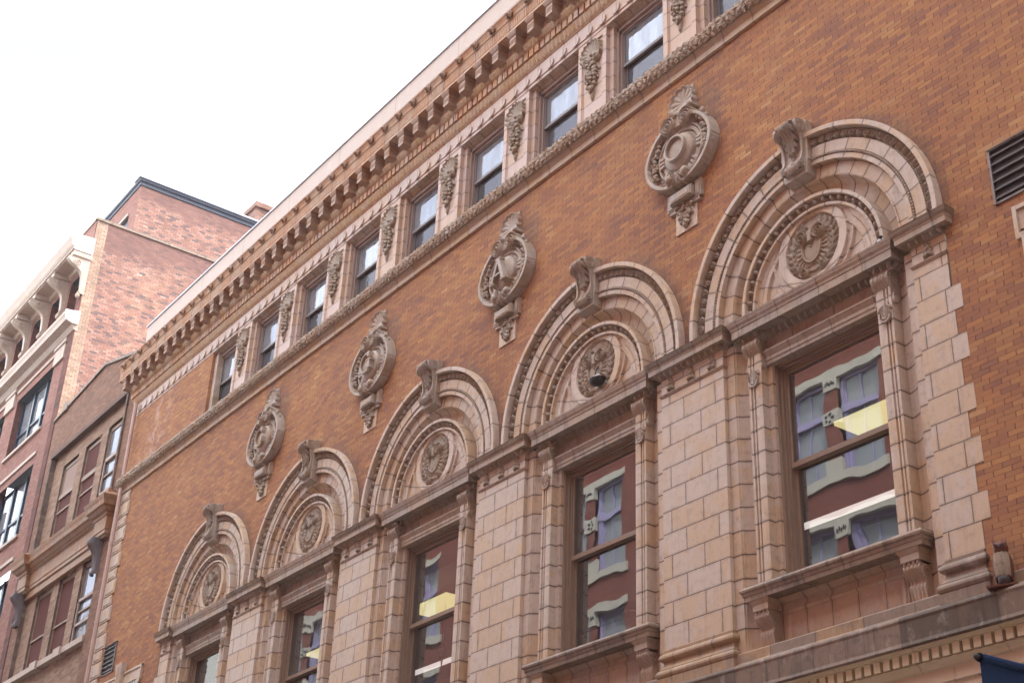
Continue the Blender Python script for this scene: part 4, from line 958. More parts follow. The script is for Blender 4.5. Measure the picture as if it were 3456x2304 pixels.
# --- ledge, green and cream shopfront cornice, ground storey
mb = MB(); mb.xprof(-27.7, 12, [(.3, 6.72), (.05, 6.70), (-.02, 6.685), (-.03, 6.67), (-.03, 6.56), (-.06, 6.52), (-.06, 6.50)], cap=True); part(mb, 'ledge', T_BASE)
mb = MB(); mb.xprof(-27.7, 12, [(.1, 6.53), (-.17, 6.49), (-.205, 6.46), (-.21, 6.44), (-.20, 6.41), (-.195, 6.2), (-.205, 6.16), (-.17, 6.14), (.1, 6.14)], cap=True); part(mb, 'dark_ledge', T_DARK)
mb = MB(); mb.xprof(-27.7, 12, [(.1, 6.15), (-.17, 6.15), (-.175, 6.135), (-.145, 6.125), (-.145, 6.11), (-.12, 6.105), (-.12, 6.10), (-.06, 6.10), (-.06, 5.985), (-.095, 5.98), (-.095, 5.965), (-.06, 5.94), (-.05, 5.91), (-.025, 5.90), (-.02, 5.895)], cap=False)
for i in range(int(39.5/.131)): x = -27.7+.131*i; mb.box(x, x+.088, -.125, -.055, 5.988, 6.103)
part(mb, 'dentil_cornice', T_CREAM)
mb = MB(); mb.xprof(-27.7, 12, [(.1, 5.895), (-.022, 5.895), (-.022, 5.78), (-.04, 5.775), (-.04, 5.755), (-.015, 5.74), (-.015, 5.58), (.0, 5.57), (.0, 5.40), (.03, 5.38)], cap=False)
for i in range(9):
    x = -27.0+4.5*i-.0; mb.box(x-.45, x+.45, -.01, .3, 0.15, 5.4); mb.box(x-.3, x+.3, -.025, .0, .6, 5.2)
mb.box(-27.7, 12, .28, .34, 0.15, 5.4)
part(mb, 'ground_storey', T_CREAM2)

# --- rooms behind the glass
mb = MB()
def room(x0, x1, y0, y1, z0, z1):
    for q in (((x0, y1, z0), (x1, y1, z0), (x1, y1, z1), (x0, y1, z1)), ((x0, y0, z1), (x1, y0, z1), (x1, y1, z1), (x0, y1, z1)), ((x0, y0, z0), (x1, y0, z0), (x1, y1, z0), (x0, y1, z0)),
              ((x0, y0, z0), (x0, y1, z0), (x0, y1, z1), (x0, y0, z1)), ((x1, y0, z0), (x1, y1, z0), (x1, y1, z1), (x1, y0, z1))): mb.quad(*q)
room(-27, 3, .55, 6, 6.9, 10.75); room(-24, 3, .5, 5, 16.0, 18.9)
for k in range(5):
    for s in (-1, 1):
        a, b = sorted((BX[k]+s*.9, BX[k]+s*2.25)); mb.box(a, b, .5, .56, 6.6, 11.2)
    mb.box(BX[k]-.95, BX[k]+.95, .5, .56, 10.38, 11.2); mb.box(BX[k]-.95, BX[k]+.95, .5, .56, 6.6, 7.42)
part(mb, 'interior_rooms', ROOM)
for k, x in ((0, -4.49), (3, -19.7), (2, -15.6)):
    mb = MB(); mb.box(x, x+1.35, 1.92, 2.43, 10.30, 10.36); cl = mb.build('ceiling_light', LAMPY)
    tag(cl, {0: 'lit yellow ceiling panel seen through the nearest big sash window', 3: 'lit yellow ceiling panel seen through the fourth big window from the right', 2: 'lit yellow ceiling panel seen through the middle big window'}[k], 'ceiling light', 'yellow ceiling panels behind the big windows')
for k in (0, 2):
    mb = MB(); mb.box(BX[k]-2.1, BX[k]+1.3, .80, .86, 8.395, 8.46); tl = mb.build('glowing_rail', GLOWW)  # indoor rail, its glow stands in for light falling on it
    tag(tl, ('long white rail with an added glow behind the lower sash of the nearest big window' if k == 0 else 'long white rail with an added glow behind the lower sash of the middle big window'), 'glowing rail', 'white glowing rails behind the big windows')

# ================================================================ things on the building
# decoy owl on the ledge
ow = empty('decoy_owl', (BX[0]+2.40, -.13, 6.50)); ow.scale = (.88, .88, .88); tag(ow, 'rusty brown plastic decoy owl with a pale ribbed breast standing on the dark ledge', 'decoy owl')
def lathe(mb, prof, c=(0, 0), n=20, sx=1, sy=1, lean=0):
    th = np.linspace(0, 2*PI, n+1)[:, None]; r = np.array([p[0] for p in prof])[None]; z = np.array([p[1] for p in prof])[None]
    return mb.grid(c[0]+sx*r*np.cos(th)+lean*z, c[1]+sy*r*np.sin(th), z+0*th)
mb = MB(); lathe(mb, [(0, .0), (.065, .0), (.07, .05), (.085, .14), (.097, .24), (.098, .32), (.088, .38), (.072, .405), (.06, .41)], sx=1.0, sy=.85); mb.build('body', OWLR, ow, True)
mb = MB(); lathe(mb, [(.06, .40), (.078, .42), (.086, .455), (.082, .495), (.065, .525), (.035, .54), (0, .543)]);
for s in (-1, 1):
    mb.add([(s*.075, -.02, .49), (s*.03, -.02, .535), (s*.05, .03, .515), (s*.085, -.03, .575)], [(0, 1, 3), (1, 2, 3), (2, 0, 3)])
mb.build('head', OWLR, ow, True)
mb = MB()
for s in (-1, 1): mb.ring(.475, [(.026, 0), (.02, -.012), (.012, -.006), (0, -.01)], 0, 2*PI, 12, cx=s*.035)
m = mb.build('eyes', OWLK, ow, True); m.location = (0, -.078, 0)
mb = MB(); mb.add([(-.012, -.08, .47), (.012, -.08, .47), (0, -.08, .435), (0, -.115, .448)], [(0, 1, 3), (1, 2, 3), (2, 0, 3)]); mb.build('beak', OWLK, ow)
mb = MB(); th = np.linspace(-PI*.86, -PI*.16, 21)[:, None]; zz = np.linspace(.11, .395, 60)[None]; rr = .07+.028*np.sin((zz-.02)/.4*PI*.9)+.007*(np.mod(zz*46, 1))
mb.grid(rr*1.06*np.cos(th), .85*rr*1.08*np.sin(th), zz+.012*np.abs(np.sin(th*6))); mb.build('ribbed_breast', OWLG, ow, True)
for s in (-1, 1):
    mb = MB(); mb.ball((s*.085, .01, .22), (.028, .062, .165), 10, 10); mb.build('wing', OWLR, ow, True)
mb = MB(); lathe(mb, [(0, .0), (.068, .0), (.074, .07), (.078, .11), (.0, .11)]); mb.build('foot', OWLK, ow, True).location = (0, -.004, .012)
mb = MB(); mb.box(-.19, .17, -.115, .10, -.012, .008); mb.box(-.16, .15, -.09, .08, .008, .016); mb.build('base_plate', OWLR, ow)
ow.rotation_euler = (0, 0, math.radians(22))

# two small things behind the glass
ho_ = empty('hanging_ornament', (BX[2]+.05, .48, 8.40)); tag(ho_, 'slim silvery lily-shaped ornament hanging on a cord behind the middle big window', 'window ornament')
mb = MB(); fs = [leafblob(0, -.02, 0, .20, .035, .02), leafblob(0, 0, .09, .12, .03, .02), leafblob(0, 0, -.09, .12, .03, .02), leafblob(0, .02, 0, -.22, .022, .02)]
mb.relief(-.10, .10, -.23, .21, .006, umax(*fs)); mb.box(-.05, .05, -.022, 0, -.03, 0); mb.build('finial', RUSTY, ho_, True)
mb = MB(); mb.tube([(0, 0, .19), (0, 0, .5), (0, 0, .85)], .003, 4); mb.build('cord', WHITEW, ho_)
jr = empty('white_lidded_cup', (BX[1]+.36, .53, 7.875)); tag(jr, 'small white lidded cup on the inner ledge of the second big window', 'cup')
mb = MB(); lathe(mb, [(0, 0), (.035, 0), (.045, .09)]); mb.build('cup', PAVE, jr, True)
mb = MB(); lathe(mb, [(.05, .09), (.05, .105), (.042, .115), (0, .118)]); mb.build('lid', WHITEW, jr, True)
mb = MB(); mb.box(BX[1]-.9, BX[1]+.9, .46, .62, 7.55, 7.87); part(mb, 'inner_ledge', WOOD)
# small lamp with a black bowl in the second medallion
fl = empty('bowl_floodlight', (BX[1]+.20, -.02, 11.50)); tag(fl, 'small black bowl lamp with a white cap in front of a medallion', 'floodlight')
mb = MB(); th = np.linspace(0, 2*PI, 25)[:, None]; ph = np.linspace(0, PI/2, 9)[None]
mb.grid(.155*np.cos(th)*np.cos(ph), .11*np.sin(th)*np.cos(ph), -.10*np.sin(ph)+0*th); mb.add([(.155*math.cos(a), .11*math.sin(a), 0) for a in np.linspace(0, 2*PI, 25)[:-1]], [tuple(range(24))]); mb.build('bowl', BLACK, fl, True)
mb = MB(); mb.box(-.06, .06, -.03, .03, 0, .07); mb.build('cap', WHITEW, fl)
mb = MB(); mb.tube([(-.02, -.02, .03), (-.05, 0, .12), (-.09, .05, .22), (-.12, .12, .31)], .013, 6); mb.build('arm', BLACK, fl)
# small bird on the hood of the nearest window
bd = empty('perched_bird', (BX[0]+1.20, -.05, 11.165)); tag(bd, 'small dark bird with a white breast on the nearest window hood', 'bird')
mb = MB(); mb.ball((0, 0, .055), (.045, .032, .034), 12, 9); mb.ball((.042, -.008, .094), (.024, .021, .022), 10, 8)
mb.add([(.064, -.01, .098), (.064, -.002, .092), (.085, -.012, .09)], [(0, 1, 2)]); mb.add([(-.03, -.012, .05), (-.03, .012, .05), (-.105, .012, .03), (-.105, -.012, .03), (-.03, 0, .065), (-.1, 0, .037)], [(0, 1, 2, 3), (0, 4, 5, 3), (1, 4, 5, 2)])
for s in (-1, 1): mb.tube([(.005, s*.012, .03), (.005, s*.012, .012), (.005, s*.012, 0)], .0035, 5)
mb.build('body', BLACK, bd, True)
mb = MB(); mb.ball((.012, -.012, .045), (.035, .025, .026), 10, 8); mb.build('breast', WHITEW, bd, True)

# banner on a pole
bn = empty('hanging_banner', (.03, -.2, 5.41)); tag(bn, 'dark blue cloth banner hanging from a pole over the pavement', 'banner')
mb = MB(); mb.tube([(0, .2, .0), (0, -.6, -.02), (0, -1.42, -.06)], .022, 10); mb.ball((0, -1.44, -.06), .03, 8, 6); mb.build('pole', BLACK, bn, True)
mb = MB(); n = 26; T, Zz = np.meshgrid(np.linspace(0, 1, 26), np.linspace(0, 1, 40), indexing='ij')
mb.grid(.035*np.sin(T*5+Zz*3)*Zz+.03*np.sin(T*2.2+1)*Zz, -.10-T*1.30, -.05-.04*T-Zz*2.3); mb.build('cloth', CLOTH, bn, True)
mb = MB(); mb.tube([(0, -.10-1.30*t, -.015-.045*t) for t in np.linspace(0, 1, 12)], .042, 12); mb.build('pole_sleeve', CLOTH, bn, True)
mb = MB(); mb.tube([(-.03, -.10-1.3*t, -.155-.042*t) for t in np.linspace(0, 1, 12)], .004, 5); mb.build('seam', BLACK, bn)
mb = MB(); th = np.linspace(PI/2, 3*PI/2, 16); mb.add([(-.045, -.10-.48+.02*0+.16*math.cos(a)*.6, -.55+.26*math.sin(a)) for a in th], [tuple(range(16))]); mb.add([(.045+.0, -.10-.48+.16*math.cos(a)*.6, -.55+.26*math.sin(a)) for a in th], [tuple(range(16))]); mb.build('emblem', TEAL, bn)

# ================================================================ middle building
M = empty('brown_brick_building', (-31.4, 0, 0)); tag(M, 'narrow sooty brown brick building with a rusty balcony cornice between the two larger ones', 'building'); ML = M.location.copy()
def mpart(mb, name, mat, smooth=False, parent=None):
    o = mb.build(name, mat, None, smooth); o.parent = parent or M
    if parent is None: o.location = -ML
    return o
mb = MB(); gp = [(-35.28, 20.90), (-31.1, 21.30), (-27.72, 20.45)]
# facade in strips so that window bays stay open
def strip(x0, x1, z0, z1, y=0.0): mb.quad((x0, y, z0), (x1, y, z0), (x1, y, z1), (x0, y, z1))
mb.add([(-35.28, 0, 19.42), (-27.72, 0, 19.42), (-27.72, 0, 20.45), (-31.1, 0, 21.30), (-35.28, 0, 20.90)], [(0, 1, 2, 3, 4)])
strip(-35.28, -34.65, 0, 19.42); strip(-28.6, -27.72, 0, 19.42)
mb.quad((-35.28, 0, 20.9), (-35.28, 10, 20.9), (-31.1, 10, 21.3), (-31.1, 0, 21.3)); mb.quad((-31.1, 0, 21.3), (-31.1, 10, 21.3), (-27.72, 10, 20.45), (-27.72, 0, 20.45))
mpart(mb, 'wall', MID)
mb = MB()
for a, b in zip(gp[:-1], gp[1:]):
    mb.add([(a[0], -.06, a[1]), (b[0], -.06, b[1]), (b[0], -.06, b[1]+.09), (a[0], -.06, a[1]+.09), (a[0], .25, a[1]), (b[0], .25, b[1]), (b[0], .25, b[1]+.09), (a[0], .25, a[1]+.09)], [(0, 1, 2, 3), (0, 1, 5, 4), (3, 2, 6, 7), (4, 5, 6, 7)])
mb.box(-34.5, -34.1, -.08, .1, 20.95, 21.25)
mpart(mb, 'coping', T_DARK)
mb = MB()          # corbelled reveal around the tall bay
mb.quad((-34.65, 0, 12), (-34.65, .12, 12), (-34.65, .12, 19.42), (-34.65, 0, 19.42)); mb.quad((-28.6, 0, 6), (-28.6, .12, 6), (-28.6, .12, 19.42), (-28.6, 0, 19.42))
mb.quad((-34.65, 0, 19.42), (-28.6, 0, 19.42), (-28.6, .12, 19.42), (-34.65, .12, 19.42))
mb.box(-34.75, -28.5, -.06, .0, 19.40, 19.52); mb.box(-28.62, -28.50, -.05, .0, 16.3, 19.5); mb.box(-34.76, -34.64, -.05, .0, 16.3, 19.5)
mpart(mb, 'reveal', MID_GREY)
mb = MB(); wx = [(-33.80, -32.50), (-31.93, -30.67), (-30.14, -28.80)]
strip(-34.65, -28.6, 18.92, 19.42, .12); edges = [-34.65]+[v for p_ in wx for v in p_]+[-28.6]
for i in range(0, 8, 2): strip(edges[i], edges[i+1], 6, 18.92, .12)
mb.box(-34.65, -28.6, .1, .14, 14.80, 16.2)
for a, b in wx:
    strip(a, b, 6, 12.35, .12); 
mpart(mb, 'tan_piers', MID_TAN)
mb = MB()
for a, b in wx:
    for x in (a, b): mb.quad((x, .12, 12.3), (x, .30, 12.3), (x, .30, 18.95), (x, .12, 18.95))
mpart(mb, 'pier_sides', MID_GREY)
def mwin(a, b, z0, z1, open_):
    mb = MB(); y = .185; mid = (z0+z1)/2
    mb.box(a, a+.07, y, y+.06, z0, z1); mb.box(b-.07, b, y, y+.06, z0, z1); mb.box(a, b, y, y+.06, z1-.12, z1); mb.box(a, b, y, y+.06, z0, z0+.06)
    if z1 > 17: mb.box(a, b, y-.03, y+.06, 17.78, 17.92)
    mb.box(a, b, y-.02, y+.04, mid-.25, mid-.20)
    f = mpart(mb, 'window', WOOD)
    if open_:
        mb = MB(); mb.quad((a, y+.03, z0), (b, y+.03, z0), (b, y+.03, z1), (a, y+.03, z1)); mpart(mb, 'pane', GLASSU, parent=f)
        mb = MB(); mb.box(a+.05, b-.05, y-.04, y, z0+.55, z0+.62); mb.box(a+.05, a+.11, y-.04, y, z0, z1-1.0); mb.box(a+.05, b-.05, y-.04, y, z1-1.1, z1-1.02); mpart(mb, 'sash', WOODU, parent=f)
        mb = MB(); mb.box(a, b, y+.3, y+.35, z0, z1); mpart(mb, 'dark_room', ROOM, parent=f)
    else:
        mb = MB(); mb.box(a+.05, b-.05, y+.02, y+.05, z0, 17.8 if z1 > 17 else z1); mpart(mb, 'board', MAROON, parent=f)
        if z1 > 17: mb = MB(); mb.box(a+.05, b-.05, y+.02, y+.05, 17.9, z1); mpart(mb, 'transom_board', MAROON if a == wx[1][0] else BLIND, parent=f)
for i, (a, b) in enumerate(wx): mwin(a, b, 16.2, 18.9, i == 2); mwin(a, b, 12.4, 14.75, i == 2)
ENT = [(.02, 15.0), (.04, 15.02), (.04, 15.12), (.06, 15.14), (.06, 15.5), (.09, 15.53), (.10, 15.60), (.16, 15.63), (.22, 15.70), (.28, 15.74), (.30, 15.86), (.33, 15.93), (.35, 16.0), (.0, 16.22)]
mb = MB(); mb.sweep([(-34.2, .12), (-34.2, .0), (-28.9, .0), (-28.9, .12)], ENT, cap=False)
for x0, x1 in ((-34.95, -34.35), (-28.85, -28.1)):
    mb.sweep([(x0, .12), (x0, -.12), (x1, -.12), (x1, .12)], ENT, cap=False); mb.box(x0, x1, -.12, .1, 14.95, 15.9)
for i in range(58): mb.box(-34.3+.1*i, -34.25+.1*i, -.13, -.05, 15.545, 15.61)
mb.box(-28.75, -28.25, -.20, .1, 16.1, 16.35); mb.box(-34.65, -28.6, .0, .12, 14.78, 15.05)
mpart(mb, 'balcony_cornice', T_BALC)
for x in (-28.62, -34.78):
    mb = MB(); S_ = np.linspace(0, 1, 25); z = 15.0-1.0*S_; y = -.16-.20*np.exp(-((S_-.12)/.2)**2)-.05*np.exp(-((S_-.93)/.07)**2)+.08*S_
    U = np.linspace(0, 1, 9); UU, SS = np.meshgrid(U, S_, indexing='ij'); mb.grid(x-.15+.3*UU, y[None]+0.02*np.cos(UU*6*PI), z[None]+0*UU, flip=True)
    for xx in (x-.15, x+.15): A = np.array([[(xx, y[i], z[i]) for i in range(25)], [(xx, 0.0, z[i]) for i in range(25)]]); mb.grid(A[..., 0], A[..., 1], A[..., 2])
    yy, zz = spiral(-.2, 14.86, .10, 1.8, 30, PI/2, 1); mb.tube(np.stack([np.full(30, x+.155), yy, zz], 1), .015, 5)
    mpart(mb, 'console', GREYC)
mb = MB(); mb.box(-34.9, -28.6, -.05, .2, 12.22, 12.38)
for x in (-30.42, -32.27): mb.box(x-.25, x+.25, -.10, .2, 12.18, 12.42)
mb.box(-30.3, -28.7, -.03, .1, 10.9, 11.05)
mpart(mb, 'stone_sill', T_STONE)

# ================================================================ tall left building
Lb = empty('corner_loft_building', (-45, 0, 0)); tag(Lb, 'tall pink brick building with a sunlit blank side wall and white bracketed cornice, farthest left', 'building'); LL = Lb.location.copy()
def lpart(mb, name, mat, smooth=False, parent=None):
    o = mb.build(name, mat, None, smooth); o.parent = parent or Lb
    if parent is None: o.location = -LL
    return o
SXw = -35.30
mb = MB(); mb.quad((SXw, .42, 0), (SXw, 26, 0), (SXw, 26, 28.72), (SXw, .42, 28.72)); lpart(mb, 'side_wall', LB_SIDE)
mb = MB(); mb.quad((SXw+.002, .02, 0), (SXw+.002, .42, 0), (SXw+.002, .42, 28.72), (SXw+.002, .02, 28.72)); lpart(mb, 'buff_corner', LB_BUFF)
mb = MB(); mb.box(SXw-.1, SXw+.05, -.03, 26, 28.72, 28.82); mb.box(-60, SXw, -.03, .3, 28.72, 28.82); lpart(mb, 'coping', T_DARK)
mb = MB()
def s2(x0, x1, z0, z1, y=0.05): mb.quad((x0, y, z0), (x1, y, z0), (x1, y, z1), (x0, y, z1))
s2(-60, SXw, 27.1, 28.72, .0)
wins = []
for j in range(5):
    x1 = -36.95-5.0*j; wins.append((x1-3.7, x1))
floors = [(21.37, 23.70), (17.57, 20.05), (13.9, 16.38), (10.2, 12.7)]
zt = 25.1
s2(-60, SXw, 24.35, 25.1)
prev = 24.35
for (z0, z1) in floors:
    s2(-60, SXw, z1, prev); xr_ = SXw
    for (a, b) in wins: s2(b, xr_, z0, z1); xr_ = a
    s2(-60, xr_, z0, z1); prev = z0
s2(-60, SXw, 0, prev)
BRX = [-35.27-1.90*i for i in range(9)]
xr_ = SXw
for bx_ in BRX:
    s2(bx_-.75-.55+.12, bx_-.55+.12, 25.1, 25.4); s2(bx_-.30-.55+.12+.0, xr_, 25.4, 26.9); xr_ = bx_-.30-.55-1.0+.12
s2(-60, SXw, 26.9, 27.2)
lpart(mb, 'front_wall', LB_FRONT)
mb = MB(); mb.quad((SXw, .0, 0), (SXw, .03, 0), (SXw, .03, 27.2), (SXw, .0, 27.2)); mb.box(-35.75, SXw-.002, -.02, .05, 0, 27.1)
for (a, b) in wins: mb.quad((a, .05, 10), (a, .35, 10), (a, .35, 23.7), (a, .05, 23.7))
lpart(mb, 'maroon_corner', LB_QUOIN)
mb = MB()
CP = [(.1, 27.05), (-.05, 27.1), (-.10, 27.2), (-.55, 27.25), (-.57, 27.28), (-.57, 27.36), (-.63, 27.42), (-.67, 27.5), (-.70, 27.62), (-.75, 27.78), (-.75, 27.86), (.1, 27.95)]
mb.xprof(-60, SXw+.02, CP)
for i in range(150): mb.box(-59.9+.165*i, -59.8+.165*i, -.62, -.55, 27.27, 27.37)
lpart(mb, 'top_cornice', T_STONE)
SP = [(.1, 24.3), (-.04, 24.35), (-.10, 24.45), (-.14, 24.52), (-.36, 24.60), (-.38, 24.75), (-.42, 24.85), (-.42, 24.95), (.1, 25.1)]
mb = MB(); mb.xprof(-60, SXw+.02, SP); lpart(mb, 'string_course', T_STONE)
mb = MB(); mb.xprof(SXw+.02, SXw+.10, [(.05, 27.25)]+[(y_-.012, z_) for y_, z_ in CP[3:-1]]+[(.05, 27.9)]); lpart(mb, 'cornice_end', WHITEW)
mb = MB(); mb.xprof(SXw+.02, SXw+.10, [(.05, 24.52)]+[(y_-.012, z_) for y_, z_ in SP[3:-1]]+[(.05, 25.0)]); lpart(mb, 'string_course_end', WHITEW)
BR0 = None
for i, bx_ in enumerate(BRX):
    if i == 0:
        mb = MB(); S_ = np.linspace(0, 1, 33); z = 27.05-1.35*S_; y = -.08-.45*np.exp(-((S_-.14)/.17)**2)-.20*np.exp(-((S_-.02)/.10)**2)-.06*np.exp(-((S_-.93)/.05)**2)-.10*(1-S_)
        A = lambda x: np.stack([np.full(33, x), y, z], 1); G = np.array([A(-.10), A(.10)]); mb.grid(G[..., 0], G[..., 1], G[..., 2])
        for x in (-.10, .10): G = np.array([A(x), np.stack([np.full(33, x), 0*y+.05, z], 1)]); mb.grid(G[..., 0], G[..., 1], G[..., 2])
        for x in (-.105, .105):
            yy, zz = spiral(-.36, 26.84, .14, 1.9, 40, PI*.9, 1); mb.tube(np.stack([np.full(40, x), yy, zz], 1), .022, 5)
        mb.box(-.15, .15, -.58, .05, 27.05, 27.22); mb.ball((0, -.12, 25.66), (.09, .08, .10), 10, 8)
        BR0 = lpart(mb, 'bracket', T_STONE); BR0.location = Vector((bx_-.1, 0, 0))-LL
    else:
        c = BR0.copy(); COL.objects.link(c); c.parent = Lb; c.location = Vector((bx_-.1, 0, 0))-LL
for (a, b) in wins:
    for fi, (z0, z1) in enumerate(floors[:3]):
        mb = MB(); y = .30
        mb.box(a, b, y, y+.08, z1-.10, z1); mb.box(a, b, y, y+.08, z0, z0+.08)
        n3 = 3
        for i in range(n3+1): x = a+(b-a)*i/n3; mb.box(max(a, x-.08), min(b, x+.08), y-.03, y+.08, z0, z1)
        mb.box(a, b, y-.01, y+.06, (z0+z1)/2-.05-.2, (z0+z1)/2+.03-.2)
        f = lpart(mb, 'window', BLUEF)
        mb = MB(); mb.quad((a, y+.05, z0), (b, y+.05, z0), (b, y+.05, z1), (a, y+.05, z1)); lpart(mb, 'pane', GLASSU, parent=f)
        mb = MB(); mb.box(a, b, y+.5, y+.55, z0, z1); lpart(mb, 'dark_room', ROOM, parent=f)
for (z0, z1) in floors[:3]:
    for (a, b) in wins:
        mb = MB(); mb.box(a-.12, b+.12, -.0, .06, z1+.30, z1+.42); lpart(mb, 'lintel', T_STONE)
        mb = MB(); mb.box(a-.05, b+.05, -.03, .1, z0-.1, z0); lpart(mb, 'window_sill', T_STONE)
        if z1 > 23: mb = MB(); mb.box(b+.06, b+1.05, -.03, .05, z1-.15, z1+.42); mb.box(b+.02, b+1.15, -.07, .05, z1+.42, z1+.55); lpart(mb, 'pier_capital', T_STONE)
mb = MB(); mb.box(-60, SXw-.1, .5, .55, 25.2, 27.0)
xr_ = 0
for bx_ in BRX: mb.quad((bx_-.30-.55+.12, .05, 25.4), (bx_-.30-.55+.12, .5, 25.4), (bx_-.30-.55+.12, .5, 26.9), (bx_-.30-.55+.12, .05, 26.9)); mb.quad((bx_-.43-1.0-.3, .05, 25.4), (bx_-.43-1.0-.3, .5, 25.4), (bx_-.43-1.0-.3, .5, 26.9), (bx_-.43-1.0-.3, .05, 26.9))
lpart(mb, 'loggia', LB_QUOIN)
# penthouse
PX = -36.0
mb = MB(); mb.quad((PX, 1.5, 28), (PX, 26, 28), (PX, 26, 31.35), (PX, 1.5, 31.35)); p1 = lpart(mb, 'penthouse', LB_SIDE)
mb = MB(); mb.quad((-50, 1.5, 28), (-37.6, 1.5, 28), (-37.6, 1.5, 31.35), (-50, 1.5, 31.35)); mb.quad((-36.75, 1.5, 28), (PX, 1.5, 28), (PX, 1.5, 31.35), (-36.75, 1.5, 31.35)); mb.quad((-37.6, 1.5, 30.35), (-36.75, 1.5, 30.35), (-36.75, 1.5, 31.35), (-37.6, 1.5, 31.35))
lpart(mb, 'penthouse_front', LB_FRONT, parent=p1)
mb = MB(); mb.box(-37.6, -36.75, 1.44, 1.55, 30.25, 30.36); lpart(mb, 'penthouse_lintel', T_STONE, parent=p1)
mb = MB(); mb.quad((-37.7, 1.56, 28), (-36.65, 1.56, 28), (-36.65, 1.56, 30.4), (-37.7, 1.56, 30.4)); lpart(mb, 'penthouse_window', BLUEF, parent=p1)
mb = MB(); mb.box(-37.8, -36.5, 2.4, 2.5, 28, 31); lpart(mb, 'dark_room', ROOM, parent=p1)
mb = MB(); mb.sweep([(-50, 1.5), (PX, 1.5), (PX, 26)], [(.0, 31.20), (.04, 31.22), (.05, 31.33), (.10, 31.36), (.12, 31.46), (-.3, 31.50)], cap=False); lpart(mb, 'penthouse_fascia', SLATE, parent=p1)
mb = MB(); mb.box(PX-.4, PX+.165, 1.33, 26, 31.47, 31.53); lpart(mb, 'penthouse_gutter', paint('pale_metal_edge', (0.5, 0.55, 0.65), 0.3, 0.1), parent=p1)
mb = MB(); mb.box(-36.9, -36.0, 6.05, 7.6, 31.0, 32.2); mb.box(-37.0, -35.9, 5.97, 7.7, 32.2, 32.42); lpart(mb, 'chimney', CHIM)
mb = MB(); mb.box(-60, SXw-.06, .3, 26, 28.0, 28.05); lpart(mb, 'roof', TAR)

# ================================================================ across the street (seen mirrored in the big windows)
OB = empty('red_brick_warehouse', (-25, -15, 0)); tag(OB, 'deep red brick building with cream lintels and lilac window frames across the street', 'building'); OL = OB.location.copy()
def opart(mb, name, mat, parent=None):
    o = mb.build(name, mat, None); o.parent = parent or OB
    if parent is None: o.location = -OL
    return o
yF = -15.0; mb = MB()
GR = [-14.9, -25.65, -36.4, -45.3]
FLZ = [(17.45, 20.4), (13.15, 16.1), (8.85, 11.8)]
def s3(x0, x1, z0, z1, y=yF): mb.quad((x0, y, z0), (x1, y, z0), (x1, y, z1), (x0, y, z1))
s3(-52, 12, 20.4, 24.5)
for (z0, z1) in FLZ:
    xr_ = 12
    for g in GR:
        s3(g, xr_, z0, z1); s3(g-1.95+.0, g-1.45, z0, z1); s3(g-3.90, g-3.40, z0, z1); xr_ = g-5.35
    s3(-52, xr_, z0, z1)
for a, b in ((16.1, 17.45), (11.8, 13.15), (0, 8.85)): s3(-52, 12, a, b)
s3(-52, 12, 0, 24.4, yF-.6)
opart(mb, 'wall', OPP)
mb = MB()
for (z0, z1) in FLZ:
    for g in GR:
        mb.box(g-5.5, g+.15, yF-.1, yF+.05, z1-.02, z1+.24); mb.box(g-5.5, g+.15, yF-.1, yF+.08, z0-.25, z0)
        for x in (g-1.95, g-3.90):
            mb.box(x-.02, x+.52, yF-.1, yF+.06, z1-.42, z1); mb.box(x-.02, x+.52, yF-.1, yF+.05, z1-1.5, z1-1.1); mb.box(x-.04, x+.54, yF-.1, yF+.06, z0, z0+.45)
        mb.box(g-5.6, g-5.3, yF-.1, yF+.06, z1-.5, z1)
opart(mb, 'cream_trim', OCREAM)
mb = MB()
for (z0, z1) in FLZ:
    for g in GR:
        for x in (g-1.70, g-3.65):
            for k_ in range(5): a = 2*PI*k_/5; mb.ball((x+.12*math.cos(a), yF+.06, z1-1.3+.12*math.sin(a)), (.05, .02, .05), 7, 5); mb.ball((x+(k_-2)*.08, yF+.07, z1-.2+.05*(k_ % 2)), (.035, .02, .07), 7, 5)
opart(mb, 'carved_flowers', BLACK)
mb = MB(); mg = MB()
for (z0, z1) in FLZ:
    for g in GR:
        for j in range(3):
            x1 = g-1.95*j; x0 = x1-1.45; y = yF-.25
            mb.box(x0, x0+.14, y, y+.1, z0, z1); mb.box(x1-.14, x1, y, y+.1, z0, z1); mb.box(x0, x1, y, y+.1, z1-.12, z1); mb.box(x0, x1, y, y+.1, z0, z0+.14)
            mb.box(x0, x1, y, y+.14, z1-1.2, z1-1.0); mb.box((x0+x1)/2-.02, (x0+x1)/2+.02, y, y+.06, z0, z1)
            mg.quad((x0, y, z0), (x1, y, z0), (x1, y, z1), (x0, y, z1)); mb.box(x0+.14, x0+.20, y-.02, y+.05, z0, z1); mb.box(x0, x1, y, y+.05, z0+.75, z0+.79)
opart(mb, 'window_frames', LILAC); 
s = NT('grey_sky_lit_glass', 0.25); opart(mg, 'window_glass', s.out((0.29, 0.325, 0.34, 1)))
mb = MB(); mb.box(-52, 12, yF-.1, yF+.5, 24.5, 24.9); mb.box(-52, 12, yF-12, yF, 24.4, 24.45); opart(mb, 'cornice_and_roof', OCREAM)
PB = MB(); PB.box(-90, -52.6, -27, -15, 0, 27); PB.box(-90.2, -52.4, -27, -14.8, 27, 27.4)
for i in range(9):
    for j in range(4): PB.box(-88+4.2*i, -86.2+4.2*i, -15.03, -14.97, 3+4.3*j, 5.2+4.3*j)
tag(PB.build('pale_rendered_building', PALEW), 'plain pale rendered building across the street beyond the red brick one', 'building')

